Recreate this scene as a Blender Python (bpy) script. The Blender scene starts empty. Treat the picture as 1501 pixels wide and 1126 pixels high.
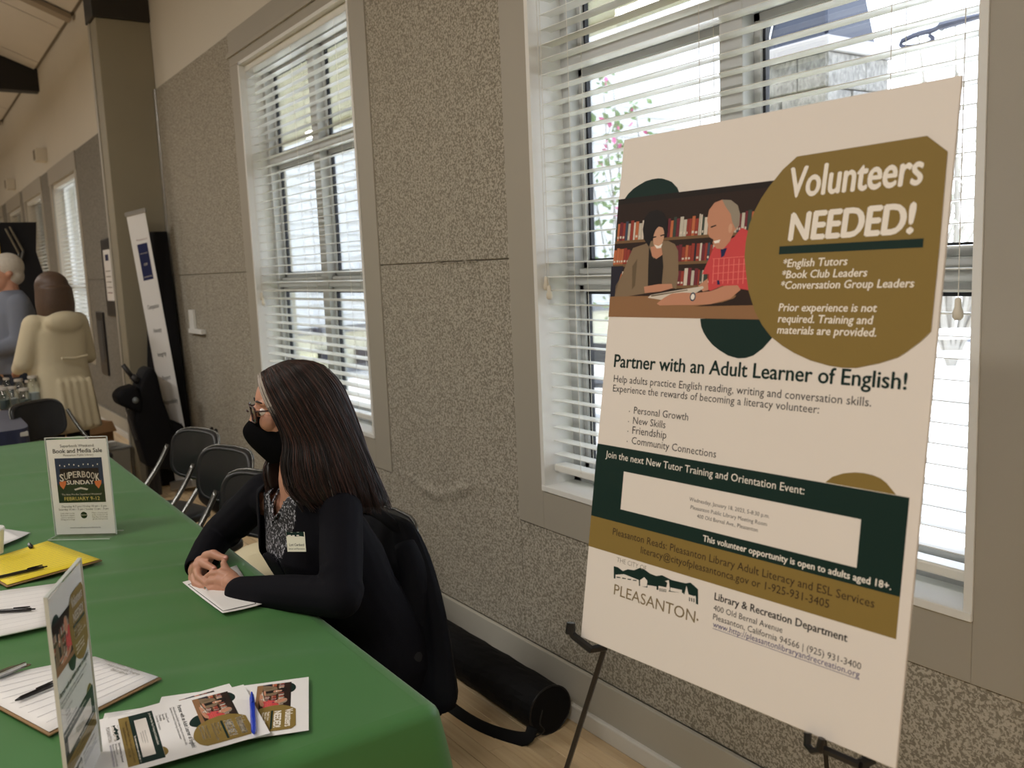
import bpy, bmesh, math, random
from mathutils import Vector, Matrix, noise
random.seed(7)
C = bpy.context.scene.collection
SC = bpy.context.scene
PI = math.pi
def V(*a):
    return Vector(a[0]) if len(a) == 1 else Vector(a)
# ------------------------------------------------------------------ camera
FPX, CX, CY, HC = 1310.0, 750.5, 563.0, 1.55
_l = V(-160-CX, 425-CY, FPX).normalized()
_d = V(1145-CX, 10200-CY, FPX); _d = (_d - _l*_d.dot(_l)).normalized()
AX, AZ = -_l, -_d
AY = AZ.cross(AX)
def w(c):                      # camera vector (x right, y down, z ahead) -> world
    return V(AX.dot(c), AY.dot(c), AZ.dot(c))
RIGHT, UP, AHEAD = w(V(1,0,0)), w(V(0,-1,0)), w(V(0,0,1))
CAMP = V(0, 0, HC)
def ray(px, py): return w(V((px-CX)/FPX, (py-CY)/FPX, 1.0))
def P(px, py, d): return CAMP + ray(px, py)*d          # measured point at depth d
def PY(px, py, y):
    r = ray(px, py); return CAMP + r*(y/r.y)
def PZ(px, py, z):
    r = ray(px, py); return CAMP + r*((z-HC)/r.z)
cam = bpy.data.cameras.new('camera'); co = bpy.data.objects.new('camera', cam); C.objects.link(co)
co.matrix_world = Matrix(((RIGHT.x, UP.x, -AHEAD.x, 0), (RIGHT.y, UP.y, -AHEAD.y, 0), (RIGHT.z, UP.z, -AHEAD.z, HC), (0,0,0,1)))
cam.sensor_width = 36; cam.lens = FPX/1501*36; cam.clip_start = .02; cam.clip_end = 200
cam.dof.use_dof = True; cam.dof.focus_distance = 2.15; cam.dof.aperture_fstop = 5.0
SC.camera = co
# ------------------------------------------------------------------ sky, sun, lights, exposure
wd = bpy.data.worlds.new('sky'); SC.world = wd; wd.use_nodes = True
nt = wd.node_tree; bg = nt.nodes['Background']
tc = nt.nodes.new('ShaderNodeTexCoord'); sp = nt.nodes.new('ShaderNodeSeparateXYZ'); cr = nt.nodes.new('ShaderNodeValToRGB')
cr.color_ramp.elements[0].position = .45; cr.color_ramp.elements[0].color = (.86,.90,.95,1)
cr.color_ramp.elements[1].position = .9; cr.color_ramp.elements[1].color = (.62,.74,.95,1)
mr = nt.nodes.new('ShaderNodeMapRange'); mr.inputs[1].default_value = -1; mr.inputs[2].default_value = 1
nt.links.new(tc.outputs['Generated'], sp.inputs[0]); nt.links.new(sp.outputs[2], mr.inputs[0])
nt.links.new(mr.outputs[0], cr.inputs[0]); nt.links.new(cr.outputs[0], bg.inputs[0])
bg.inputs[1].default_value = 5.5
def light(kind, name, loc, energy, col, size=1, sizey=None, aim=None):
    l = bpy.data.lights.new(name, kind); l.energy = energy; l.color = col
    if kind == 'AREA':
        l.shape = 'RECTANGLE'; l.size = size; l.size_y = sizey or size
    o = bpy.data.objects.new(name, l); C.objects.link(o); o.location = loc
    if aim is not None: o.rotation_euler = (V(aim)-V(loc)).to_track_quat('-Z', 'Y').to_euler()
    return o
sun = light('SUN', 'sun', (0,-10,20), 7.0, (1,.96,.9), aim=(3,-4,0)); sun.data.angle = .02
WARM = (1,.95,.89)
for i, (x, y, e) in enumerate([(.8,-1.4,62), (-2.6,-1.6,62), (-5.9,-1.6,52), (-9.5,-1.8,52), (-13.5,-1.8,52), (-17.5,-2,45)]):
    light('AREA', 'ceiling_lamp', (x, y, 3.7), e, WARM, 1.2, .3, aim=(x, y+.0, 0))
    light('AREA', 'added_uplight', (x, y, 3.75), e*.95, (1,.96,.91), 1.2, .3, aim=(x, y, 9))  # unseen upward lamps added to brighten the upper wall and ceiling
SC.view_settings.view_transform = 'Standard'; SC.view_settings.look = 'None'
SC.view_settings.exposure = 0.0; SC.view_settings.gamma = 1.0; SC.view_settings.use_curve_mapping = False
# ------------------------------------------------------------------ helpers
def srgb(r, g, b):
    f = lambda c: (c/255/12.92) if c/255 <= .04045 else ((c/255+.055)/1.055)**2.4
    return (f(r), f(g), f(b))
_m = {}
def mat(name, col=(.5,.5,.5), rough=.6, metal=0, spec=.5, noise_=0, nscale=30, bump=0, bscale=200, sheen=0, coat=0, trans=0, alpha=1, sub=0, emit=None):
    if name in _m: return _m[name]
    m = bpy.data.materials.new(name); m.use_nodes = True; n = m.node_tree; b = n.nodes['Principled BSDF']
    b.inputs['Base Color'].default_value = (*col, 1); b.inputs['Roughness'].default_value = rough
    b.inputs['Metallic'].default_value = metal; b.inputs['Specular IOR Level'].default_value = spec
    if sheen: b.inputs['Sheen Weight'].default_value = sheen
    if coat: b.inputs['Coat Weight'].default_value = coat
    if trans: b.inputs['Transmission Weight'].default_value = trans
    if sub: b.inputs['Subsurface Weight'].default_value = sub; b.inputs['Subsurface Radius'].default_value = (.02,.008,.004)
    if emit: b.inputs['Emission Color'].default_value = (*col,1); b.inputs['Emission Strength'].default_value = emit
    t = n.nodes.new('ShaderNodeTexCoord')
    if noise_:
        nz = n.nodes.new('ShaderNodeTexNoise'); nz.inputs['Scale'].default_value = nscale; nz.inputs['Detail'].default_value = 4
        n.links.new(t.outputs['Object'], nz.inputs['Vector'])
        mx = n.nodes.new('ShaderNodeMix'); mx.data_type = 'RGBA'
        mx.inputs[6].default_value = (*[c*(1-noise_) for c in col], 1); mx.inputs[7].default_value = (*[min(1,c*(1+noise_)) for c in col], 1)
        n.links.new(nz.outputs[0], mx.inputs[0]); n.links.new(mx.outputs[2], b.inputs['Base Color'])
    if bump:
        nb = n.nodes.new('ShaderNodeTexNoise'); nb.inputs['Scale'].default_value = bscale; nb.inputs['Detail'].default_value = 3
        n.links.new(t.outputs['Object'], nb.inputs['Vector'])
        bp = n.nodes.new('ShaderNodeBump'); bp.inputs['Strength'].default_value = bump; bp.inputs['Distance'].default_value = .002
        n.links.new(nb.outputs[0], bp.inputs['Height']); n.links.new(bp.outputs[0], b.inputs['Normal'])
    _m[name] = m; return m
def thresh_mat(name, c1, c2, scale, lo, hi, rough=.9, bump=.3, vor=False, stretch=None, detail=2, sheen=0):
    m = mat(name, c1, rough, sheen=sheen); n = m.node_tree; b = n.nodes['Principled BSDF']; t = n.nodes.new('ShaderNodeTexCoord')
    nz = n.nodes.new('ShaderNodeTexVoronoi' if vor else 'ShaderNodeTexNoise'); nz.inputs['Scale'].default_value = scale
    if not vor:
        nz.inputs['Detail'].default_value = detail; nz.inputs['Distortion'].default_value = .6
    src = t.outputs['Object']
    if stretch:
        mp = n.nodes.new('ShaderNodeMapping'); mp.inputs['Scale'].default_value = stretch
        n.links.new(src, mp.inputs[0]); src = mp.outputs[0]
    n.links.new(src, nz.inputs['Vector'])
    r = n.nodes.new('ShaderNodeValToRGB'); r.color_ramp.elements[0].position = lo; r.color_ramp.elements[1].position = hi
    r.color_ramp.elements[0].color = (*c1,1); r.color_ramp.elements[1].color = (*c2,1)
    n.links.new(nz.outputs[0], r.inputs[0]); n.links.new(r.outputs[0], b.inputs['Base Color'])
    if bump:
        bp = n.nodes.new('ShaderNodeBump'); bp.inputs['Strength'].default_value = bump; bp.inputs['Distance'].default_value = .003
        n.links.new(nz.outputs[0], bp.inputs['Height']); n.links.new(bp.outputs[0], b.inputs['Normal'])
    return m
def glass_mat(name, tint=(1,1,1), gloss=.08, rough=.0, k=.7):
    m = bpy.data.materials.new(name); m.use_nodes = True; n = m.node_tree; n.nodes.remove(n.nodes['Principled BSDF'])
    tr = n.nodes.new('ShaderNodeBsdfTransparent'); tr.inputs[0].default_value = (*tint,1)
    gl = n.nodes.new('ShaderNodeBsdfGlossy'); gl.inputs['Roughness'].default_value = rough
    fr = n.nodes.new('ShaderNodeFresnel'); fr.inputs[0].default_value = 1.45
    mx = n.nodes.new('ShaderNodeMixShader'); ad = n.nodes.new('ShaderNodeMath'); ad.operation = 'MULTIPLY_ADD'
    ad.inputs[1].default_value = k; ad.inputs[2].default_value = gloss*.3
    n.links.new(fr.outputs[0], ad.inputs[0]); n.links.new(ad.outputs[0], mx.inputs[0])
    n.links.new(tr.outputs[0], mx.inputs[1]); n.links.new(gl.outputs[0], mx.inputs[2])
    n.links.new(mx.outputs[0], n.nodes['Material Output'].inputs[0]); return m
def link(name, me, parent=None):
    o = bpy.data.objects.new(name, me); C.objects.link(o)
    if parent is not None: o.parent = parent
    return o
def tag(o, label=None, cat=None, group=None, kind=None):
    if label: o['label'] = label
    if cat: o['category'] = cat
    if group: o['group'] = group
    if kind: o['kind'] = kind
    return o
def thing(name, label, cat, loc=(0,0,0), rz=0, group=None):
    o = bpy.data.objects.new(name, None); C.objects.link(o); o.empty_display_size = .05
    o.location = loc; o.rotation_euler = (0,0,rz)
    return tag(o, label, cat, group)
class MB:
    """collects geometry; build() links it as ONE mesh object (coordinates relative to parent)"""
    def __init__(s): s.v = []; s.f = []; s.mi = []; s.mats = []; s.cur = 0
    def m(s, material):
        if material not in s.mats: s.mats.append(material)
        s.cur = s.mats.index(material); return s
    def add(s, vs, fs):
        k = len(s.v); s.v += [tuple(v) for v in vs]; s.f += [tuple(i+k for i in f) for f in fs]; s.mi += [s.cur]*len(fs); return s
    def box(s, a, b, M=None):
        x0,y0,z0 = a; x1,y1,z1 = b
        vs = [V(x,y,z) for x in (x0,x1) for y in (y0,y1) for z in (z0,z1)]
        if M: vs = [M@v for v in vs]
        return s.add(vs, [(0,1,3,2),(4,6,7,5),(0,4,5,1),(2,3,7,6),(0,2,6,4),(1,5,7,3)])
    def tube(s, pts, r, n=8, flat=1.0, cap=True, up=None):
        pts = [V(p) for p in pts]; rs = r if isinstance(r, (list,tuple)) else [r]*len(pts)
        up = V(up) if up else None; vs = []; prev = None
        for i, p in enumerate(pts):
            t = (pts[min(i+1,len(pts)-1)]-pts[max(i-1,0)])
            t = t.normalized() if t.length > 1e-9 else V(0,0,1)
            if prev is None:
                a = up or (V(0,0,1) if abs(t.z) < .9 else V(1,0,0))
                u = (a - t*a.dot(t)).normalized()
            else: u = (prev - t*prev.dot(t)).normalized()
            prev = u; q = t.cross(u)
            for j in range(n):
                an = 2*PI*j/n; vs.append(p + u*(math.cos(an)*rs[i]*flat) + q*(math.sin(an)*rs[i]))
        L = len(pts); fs = [(i*n+j, i*n+(j+1)%n, (i+1)*n+(j+1)%n, (i+1)*n+j) for i in range(L-1) for j in range(n)]
        if cap: fs += [tuple(range(n-1,-1,-1)), tuple((L-1)*n+j for j in range(n))]
        return s.add(vs, fs)
    def prism(s, poly, d, M=None):             # 2D poly (x,z) extruded along y by d (y0,y1)
        n = len(poly); vs = [V(x, d[0], z) for x, z in poly]+[V(x, d[1], z) for x, z in poly]
        if M: vs = [M@v for v in vs]
        return s.add(vs, [tuple(range(n)), tuple(range(2*n-1,n-1,-1))]+[(i,i+n,(i+1)%n+n,(i+1)%n) for i in range(n)])
    def loft(s, rings, cap=True):
        n = len(rings[0]); vs = [p for r in rings for p in r]
        fs = [(i*n+j, i*n+(j+1)%n, (i+1)*n+(j+1)%n, (i+1)*n+j) for i in range(len(rings)-1) for j in range(n)]
        if cap: fs += [tuple(range(n-1,-1,-1)), tuple((len(rings)-1)*n+j for j in range(n))]
        return s.add(vs, fs)
    def grid(s, pts):                           # rows of points, open sheet
        n = len(pts[0]); vs = [p for r in pts for p in r]
        return s.add(vs, [(i*n+j, i*n+j+1, (i+1)*n+j+1, (i+1)*n+j) for i in range(len(pts)-1) for j in range(n-1)])
    def ball(s, c, r, n=10, sc=(1,1,1), M=None):
        rings = []
        for i in range(n+1):
            a = -PI/2+PI*i/n; a = max(-PI/2+.02, min(PI/2-.02, a))
            ring = [V(math.cos(a)*math.cos(2*PI*j/(n+2))*r*sc[0], math.cos(a)*math.sin(2*PI*j/(n+2))*r*sc[1], math.sin(a)*r*sc[2]) for j in range(n+2)]
            rings.append([(M@p if M else p)+V(c) for p in ring])
        return s.loft(rings)
    def cap_(s, a, b, ra, rb, n=12):            # tapered capsule
        a, b = V(a), V(b); t = (b-a); L = t.length; t = t.normalized() if L > 1e-6 else V(0,0,1)
        u = t.orthogonal().normalized(); q = t.cross(u); rings = []
        for k in range(5):
            an = -PI/2+.08+(PI/2-.08)*k/4; rings.append((a+t*(math.sin(an)*ra), math.cos(an)*ra))
        for k in range(5):
            an = (PI/2-.08)*k/4; rings.append((b+t*(math.sin(an)*rb), math.cos(an)*rb))
        return s.loft([[c+u*(math.cos(2*PI*j/n)*r)+q*(math.sin(2*PI*j/n)*r) for j in range(n)] for c, r in rings])
    def chain(s, pts, rs):
        for i in range(len(pts)-1): s.cap_(pts[i], pts[i+1], rs[i], rs[i+1])
        return s
    def mesh(s, name):
        me = bpy.data.meshes.new(name); me.from_pydata(s.v, [], s.f)
        for m in s.mats: me.materials.append(m)
        if len(s.mats) > 1: me.polygons.foreach_set('material_index', s.mi)
        me.update(); return me
    def build(s, name, material=None, parent=None, smooth=False, bevel=0, seg=2, solid=0, subd=0, recalc=True):
        if material is not None: s.mats = [material]; s.mi = [0]*len(s.f)
        me = s.mesh(name)
        if recalc:
            bm = bmesh.new(); bm.from_mesh(me); bmesh.ops.recalc_face_normals(bm, faces=bm.faces); bm.to_mesh(me); bm.free()
        if smooth: me.polygons.foreach_set('use_smooth', [True]*len(me.polygons))
        o = link(name, me, parent)
        if solid: md = o.modifiers.new('s','SOLIDIFY'); md.thickness = solid; md.offset = 0
        if bevel:
            md = o.modifiers.new('b','BEVEL'); md.width = bevel; md.segments = seg; md.limit_method = 'ANGLE'; md.angle_limit = .6
        if subd: md = o.modifiers.new('u','SUBSURF'); md.levels = subd; md.render_levels = subd
        return o
def baked(mb, voxel, smooth_it=4, fac=.5, name='body'):
    """voxel-remesh the union of all shapes in mb into one continuous surface and return the mesh"""
    o = link('tmp', mb.mesh('tmp'))
    r = o.modifiers.new('r','REMESH'); r.mode = 'VOXEL'; r.voxel_size = voxel; r.use_smooth_shade = True
    if smooth_it: s = o.modifiers.new('s','SMOOTH'); s.iterations = smooth_it; s.factor = fac
    dg = bpy.context.evaluated_depsgraph_get(); dg.update()
    me = bpy.data.meshes.new_from_object(o.evaluated_get(dg)); me.name = name
    bpy.data.objects.remove(o); me.polygons.foreach_set('use_smooth', [True]*len(me.polygons)); me.materials.clear()
    return me
def cutmesh(me, keep):
    bm = bmesh.new(); bm.from_mesh(me)
    bmesh.ops.delete(bm, geom=[f for f in bm.faces if not keep(f.calc_center_median())], context='FACES')
    bm.to_mesh(me); bm.free(); return me
def dup(root, **kw):
    r = root.copy(); C.objects.link(r)
    for ch in list(root.children):
        c = ch.copy(); C.objects.link(c); c.parent = r
        for g in list(ch.children):
            d = g.copy(); C.objects.link(d); d.parent = c
    for k, v in kw.items():
        if k in ('label','group'): r[k] = v
        else: setattr(r, k, v)
    return r
def frame(o, e1, e2, e3):      # matrix with columns e1,e2,e3 at o
    return Matrix(((e1.x,e2.x,e3.x,o.x),(e1.y,e2.y,e3.y,o.y),(e1.z,e2.z,e3.z,o.z),(0,0,0,1)))
def catmull(pts, n):
    pts = [V(p) for p in pts]; out = []
    for i in range(len(pts)-1):
        p0, p1, p2, p3 = pts[max(i-1,0)], pts[i], pts[i+1], pts[min(i+2,len(pts)-1)]
        for k in range(n):
            t = k/n; out.append(.5*((2*p1)+(p2-p0)*t+(2*p0-5*p1+4*p2-p3)*t*t+(3*p1-p0-3*p2+p3)*t**3))
    out.append(pts[-1]); return out
# ------------------------------------------------------------------ materials of the room
D = 1.771
M_ac = thresh_mat('acoustic_fabric', srgb(130,124,110), srgb(184,177,163), 132, .43, .57, .95, .35)
M_trim = mat('greige_paint', srgb(168,162,149), .5, noise_=.03, nscale=3, bump=.05)
M_plaster = mat('beige_plaster', srgb(212,206,193), .8, noise_=.03, nscale=2, bump=.1, bscale=90)
M_white = mat('white_paint', srgb(232,232,228), .4)
M_slat = mat('blind_vinyl', srgb(236,236,230), .22)
M_base = mat('baseboard_paint', srgb(186,182,170), .45, noise_=.04, nscale=6)
M_rub = mat('pale_base_strip', srgb(228,226,220), .4, noise_=.05, nscale=20)
M_gask = mat('black_gasket', srgb(22,26,36), .5)
M_glass = glass_mat('window_glass')
M_frame = mat('shaded_white_frame', srgb(196,198,198), .4)  # white paint greyed: the shade of the backlit frames is in the colour
M_black = mat('black_metal', srgb(20,19,20), .35)
M_cord = mat('cord', srgb(225,222,212), .7)
# floor ------------------------------------------------------------
def wood_mat(name, c1, c2, rough):
    m = mat(name, c1, rough); n = m.node_tree; b = n.nodes['Principled BSDF']
    t = n.nodes.new('ShaderNodeTexCoord'); mp = n.nodes.new('ShaderNodeMapping'); mp.inputs['Scale'].default_value = (3,60,60)
    oi = n.nodes.new('ShaderNodeObjectInfo'); cm = n.nodes.new('ShaderNodeVectorMath'); cm.operation = 'ADD'
    nz = n.nodes.new('ShaderNodeTexNoise'); nz.inputs['Scale'].default_value = 1; nz.inputs['Detail'].default_value = 5
    n.links.new(t.outputs['Object'], mp.inputs[0]); n.links.new(mp.outputs[0], cm.inputs[0])
    cx = n.nodes.new('ShaderNodeCombineXYZ'); ml = n.nodes.new('ShaderNodeMath'); ml.operation = 'MULTIPLY'; ml.inputs[1].default_value = 50
    n.links.new(oi.outputs['Random'], ml.inputs[0]); n.links.new(ml.outputs[0], cx.inputs[0]); n.links.new(cx.outputs[0], cm.inputs[1])
    n.links.new(cm.outputs[0], nz.inputs['Vector'])
    r = n.nodes.new('ShaderNodeValToRGB'); r.color_ramp.elements[0].color = (*c1,1); r.color_ramp.elements[1].color = (*c2,1)
    r.color_ramp.elements[0].position = .3; r.color_ramp.elements[1].position = .7
    hs = n.nodes.new('ShaderNodeHueSaturation'); ad = n.nodes.new('ShaderNodeMapRange'); ad.inputs[3].default_value = .86; ad.inputs[4].default_value = 1.1
    n.links.new(oi.outputs['Random'], ad.inputs[0]); n.links.new(ad.outputs[0], hs.inputs['Value'])
    n.links.new(nz.outputs[0], r.inputs[0]); n.links.new(r.outputs[0], hs.inputs['Color']); n.links.new(hs.outputs[0], b.inputs['Base Color'])
    return m
M_floor = wood_mat('maple', srgb(222,192,148), srgb(240,216,176), .32)
def brick_floor(m):
    n = m.node_tree; b = n.nodes['Principled BSDF']; t = n.nodes.new('ShaderNodeTexCoord')
    br = n.nodes.new('ShaderNodeTexBrick'); br.inputs['Scale'].default_value = 1; br.inputs['Brick Width'].default_value = .9
    br.inputs['Row Height'].default_value = .057; br.inputs['Mortar Size'].default_value = .0012
    br.inputs['Color1'].default_value = (*srgb(222,192,148),1); br.inputs['Color2'].default_value = (*srgb(236,210,170),1); br.inputs['Mortar'].default_value = (*srgb(110,80,50),1)
    n.links.new(t.outputs['Object'], br.inputs[0]); n.links.new(br.outputs[0], b.inputs['Base Color']); return m
M_floor2 = brick_floor(mat('maple_far', (.5,.4,.3), .32))
floor = tag(MB().box((-24,-6,-.12),(3,1.99,-.006)).build('floor', M_floor2), kind='structure')
fl2 = MB().box((-24,-6,-.006),(-4.0,1.79,0)).box((-4.0,-6,-.006),(3,.62,0)).box((-.9,.62,-.006),(3,1.79,0)).build('floor_boards', M_floor2, floor); fl2['kind'] = 'stuff'
pl = {}
y = .62; row = 0
while y < 1.76:
    x = -4.0 + random.uniform(0,.5)-.5
    while x < -.9:
        L = random.choice([.5,.65,.8,.95]); a = max(x,-4.0); b = min(x+L,-.9)
        if b-a > .02:
            me = MB().box((a+.0006,y+.0006,-.006),(b-.0006,min(y+.0564,1.79),random.uniform(-.0003,.0003))).build('plank', M_floor, floor, bevel=.0006, seg=1)
        x += L
    y += .057; row += 1
# the long window wall ----------------------------------------------
W1 = (-5.21,-3.72); W2 = (-2.42,-.93); ZS, ZT = .777, 2.75
wall = MB()
def cell(x0,x1,z0,z1, y0=D+.014, y1=D+.23): wall.box((x0,y0,z0),(x1,y1,z1))
FARW = [(-12.47,-10.8),(-15.1,-13.45),(-17.4,-15.75),(-20.0,-18.4)]
ops = sorted([W1, W2]+FARW)
x = -24.0
for a, b in ops:
    cell(x, a, 0, 4.3); cell(a, b, 0, ZS); cell(a, b, ZT, 4.3); x = b
cell(x, 3.0, 0, 4.3)
wr = tag(wall.build('wall_right', M_plaster), kind='structure')
def panel(x0,x1,z0,z1,m=M_ac):
    return MB().box((x0+.001,D,z0+.001),(x1-.001,D+.0145,z1-.001)).build('wall_panel', m, wr, bevel=.003)
for x0,x1 in ((-7.13,-6.25),(-6.25,-5.35),(-3.61,-2.57),(-.78,.45),(.45,1.7),(1.7,2.95)):
    panel(x0,x1,.19,1.567); panel(x0,x1,1.569,2.94)
for x0,x1 in ((-5.35,-3.61),(-2.57,-.78)): panel(x0,x1,.19,.64)
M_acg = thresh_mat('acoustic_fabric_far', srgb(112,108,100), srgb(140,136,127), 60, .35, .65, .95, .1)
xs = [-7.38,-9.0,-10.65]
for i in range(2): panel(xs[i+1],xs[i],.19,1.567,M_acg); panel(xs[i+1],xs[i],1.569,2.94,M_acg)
pv = -10.65
for a, b in reversed(FARW):
    pass
prev = -10.65
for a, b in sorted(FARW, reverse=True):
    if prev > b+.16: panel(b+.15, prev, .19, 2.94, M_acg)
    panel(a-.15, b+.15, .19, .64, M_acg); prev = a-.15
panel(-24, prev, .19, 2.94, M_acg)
# crumpled slack in the fabric below window 1 ridge
rid = MB(); rows = []
for i in range(9):
    v = -1+2*i/8; rows.append([V(-2.62-.95*(j/24), D-.010*math.exp(-(v*1.9)**2)*math.sin(PI*j/24)*(1+.4*math.sin(j*.9)) +.0008, .70-.10*(j/24)**1.3+.035*math.sin(j*.35)+v*.045) for j in range(25)])
rr = rid.grid(rows).build('fabric_ripple', M_ac, wr, smooth=True)
# seam tear
t_ = MB()
for k in range(7):
    t_.tube([V(-3.1+.045*k, D-.001, 1.566+random.uniform(-.004,.003)), V(-3.05+.045*k, D-.003, 1.566+random.uniform(-.006,.002))], .0022, 5)
t_.build('frayed_seam', M_ac, wr)
# baseboards
def base(n, x0, x1, y=D):
    b = tag(MB().box((x0,y-.016,.06),(x1,y+.0,.19)).build('baseboard_'+n, M_base, bevel=.003), kind='structure')
    MB().prism([(x0,0),(x1,0),(x1,.062),(x0,.062)], (y-.03,y-.0)).build('base_strip', M_rub, b, bevel=.006)
base('right', -7.13, 2.95); base('right_far', -24, -7.38)
tr = tag(MB().box((-7.14,D-.012,.19),(-7.085,D+.01,2.94)).build('trim_3', mat('metal_edge', srgb(190,188,184), .2, metal=.7), bevel=.004), kind='structure')
# window casings
def casing(n, x0, x1, far=False):
    r = tag(thing('trim_%d' % n, None, None), kind='structure')
    t = .15; yb, yf = D+.014, D-.006
    MB().box((x0-t,yf,ZS-.137),(x0,yb,ZT+.0)).build('casing_board', M_trim, r, bevel=.002)
    MB().box((x1,yf,ZS-.137),(x1+t,yb,ZT+.0)).build('casing_board', M_trim, r, bevel=.002)
    MB().box((x0,yf,ZS-.137),(x1,yb,ZS)).build('casing_board', M_trim, r, bevel=.002)
    h = MB().box((x0-t,yf,ZT),(x1+t,yb,ZT+.19)).box((x0-t-.01,yf-.012,ZT+.05),(x1+t+.01,yf,ZT+.075))
    h.build('header_board', M_trim, r, bevel=.002)
    rv = MB(); rv.box((x0-.001,D-.01,ZS),(x0+.018,D+.125,ZT)); rv.box((x1-.018,D-.01,ZS),(x1+.001,D+.125,ZT)); rv.box((x0,D-.01,ZT-.018),(x1,D+.125,ZT))
    rv.build('reveal', M_white, r, bevel=.001)
    MB().box((x0,D-.012,ZS-.002),(x1,D+.125,ZS+.018)).build('sill', M_white, r, bevel=.002)
def window(n, x0, x1):
    r = tag(thing('window_%d' % n, None, None), kind='structure')
    y0, y1 = D+.12, D+.19; xm = (x0+x1)/2
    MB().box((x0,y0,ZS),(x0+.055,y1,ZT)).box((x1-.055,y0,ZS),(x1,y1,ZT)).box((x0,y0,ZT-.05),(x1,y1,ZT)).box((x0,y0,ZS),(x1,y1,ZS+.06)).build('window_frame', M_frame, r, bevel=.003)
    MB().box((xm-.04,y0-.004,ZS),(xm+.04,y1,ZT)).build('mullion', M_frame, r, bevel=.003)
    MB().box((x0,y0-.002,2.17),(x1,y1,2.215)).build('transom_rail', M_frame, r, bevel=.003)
    for a, b in ((x0+.055,xm-.04),(xm+.04,x1-.055)):
        for z0, z1, k in ((ZS+.06,1.47,0),(1.525,2.17,.02),(2.215,ZT-.05,.02)):
            s = .022
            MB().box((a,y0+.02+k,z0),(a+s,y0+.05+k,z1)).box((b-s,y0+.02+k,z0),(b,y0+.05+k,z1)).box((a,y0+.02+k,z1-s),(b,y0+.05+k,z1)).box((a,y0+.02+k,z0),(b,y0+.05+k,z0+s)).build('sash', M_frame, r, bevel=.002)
            g = .009; a2, b2, c2, d2 = a+s, b-s, z0+s, z1-s
            MB().box((a2,y0+.03+k,c2),(a2+g,y0+.045+k,d2)).box((b2-g,y0+.03+k,c2),(b2,y0+.045+k,d2)).box((a2,y0+.03+k,d2-g),(b2,y0+.045+k,d2)).box((a2,y0+.03+k,c2),(b2,y0+.045+k,c2+g)).build('gasket', M_gask, r)
            MB().box((a2,y0+.036+k,c2),(b2,y0+.039+k,d2)).build('pane', M_glass, r)
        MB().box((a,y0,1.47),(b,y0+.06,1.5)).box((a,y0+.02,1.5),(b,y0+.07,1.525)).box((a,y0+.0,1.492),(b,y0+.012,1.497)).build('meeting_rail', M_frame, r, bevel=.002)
def blind(x0, x1, label, npull=(.03,), ztas=1.44, tilt=-.015):
    yc = D+.052
    r = thing('window_blind', label, 'blind', (x0,yc,ZS+.02), 0, None)
    W = x1-x0-.05; me = None; n = 41; pitch = .0462; z0 = .105
    prof = [(-.025,0),(-.0125,.0014),(0,.0018),(.0125,.0014),(.025,0)]
    b = MB(); ca, sa = math.cos(tilt), math.sin(tilt)
    for xx in (.026, .026+W): b.v += [(xx, yy*ca-zz*sa, yy*sa+zz*ca) for yy, zz in prof]+[(xx, yy*ca-(zz-.0018)*sa, yy*sa+(zz-.0018)*ca) for yy, zz in reversed(prof)]
    b.f = [tuple((i, (i+1)%10, (i+1)%10+10, i+10)) for i in range(10)]+[tuple(range(9,-1,-1)), tuple(range(10,20))]; b.mi = [0]*12
    me = None
    for k in range(n):
        if me is None:
            o = b.build('slat', M_slat, r, smooth=False); me = o.data
        else: o = link('slat', me, r)
        o.location = (random.uniform(-.002,.002), random.uniform(-.001,.001), z0+k*pitch+random.uniform(-.0006,.0006)); o.rotation_euler = (random.uniform(-.012,.012),0,random.uniform(-.0006,.0006))
    MB().box((.026,-.026,.045),(.026+W,.026,.07)).build('bottom_rail', M_slat, r, bevel=.005)
    MB().box((.022,-.03,ZT-ZS-.075),(.03+W,.03,ZT-ZS-.04)).build('head_rail', M_slat, r, bevel=.003)
    for fx in (.12,.5,.88):
        q = MB()
        for yy in (-.027,.027): q.tube([(W*fx,yy,.06),(W*fx,yy,ZT-ZS-.06)], .0009, 5)
        q.build('ladder_cord', M_cord, r)
    for i, px in enumerate(npull):
        z = ztas-ZS-.02-.03*i
        MB().tube([(px,-.034,z),(px+.002,-.034,ZT-ZS-.05)], .0011, 5).build('pull_cord', M_cord, r)
        t = MB().tube([(px,-.034,z+.004),(px,-.034,z),(px,-.034,z-.016),(px,-.034,z-.026),(px,-.034,z-.036),(px,-.034,z-.042)], [.004,.0062,.007,.0105,.0105,.006], 14)
        t.build('cord_tassel', mat('tassel', srgb(226,218,200), .5), r, smooth=True)
    return r
for n, (a, b) in enumerate((W1, W2)): casing(n+1, a, b); window(n+1, a, b)
blind(*W1, 'white horizontal blind on the window behind the seated woman', (.03,.045), tilt=.13)
blind(*W2, 'white horizontal blind on the window behind the large volunteer poster board', (.03,.045,1.43), 1.50)
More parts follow.
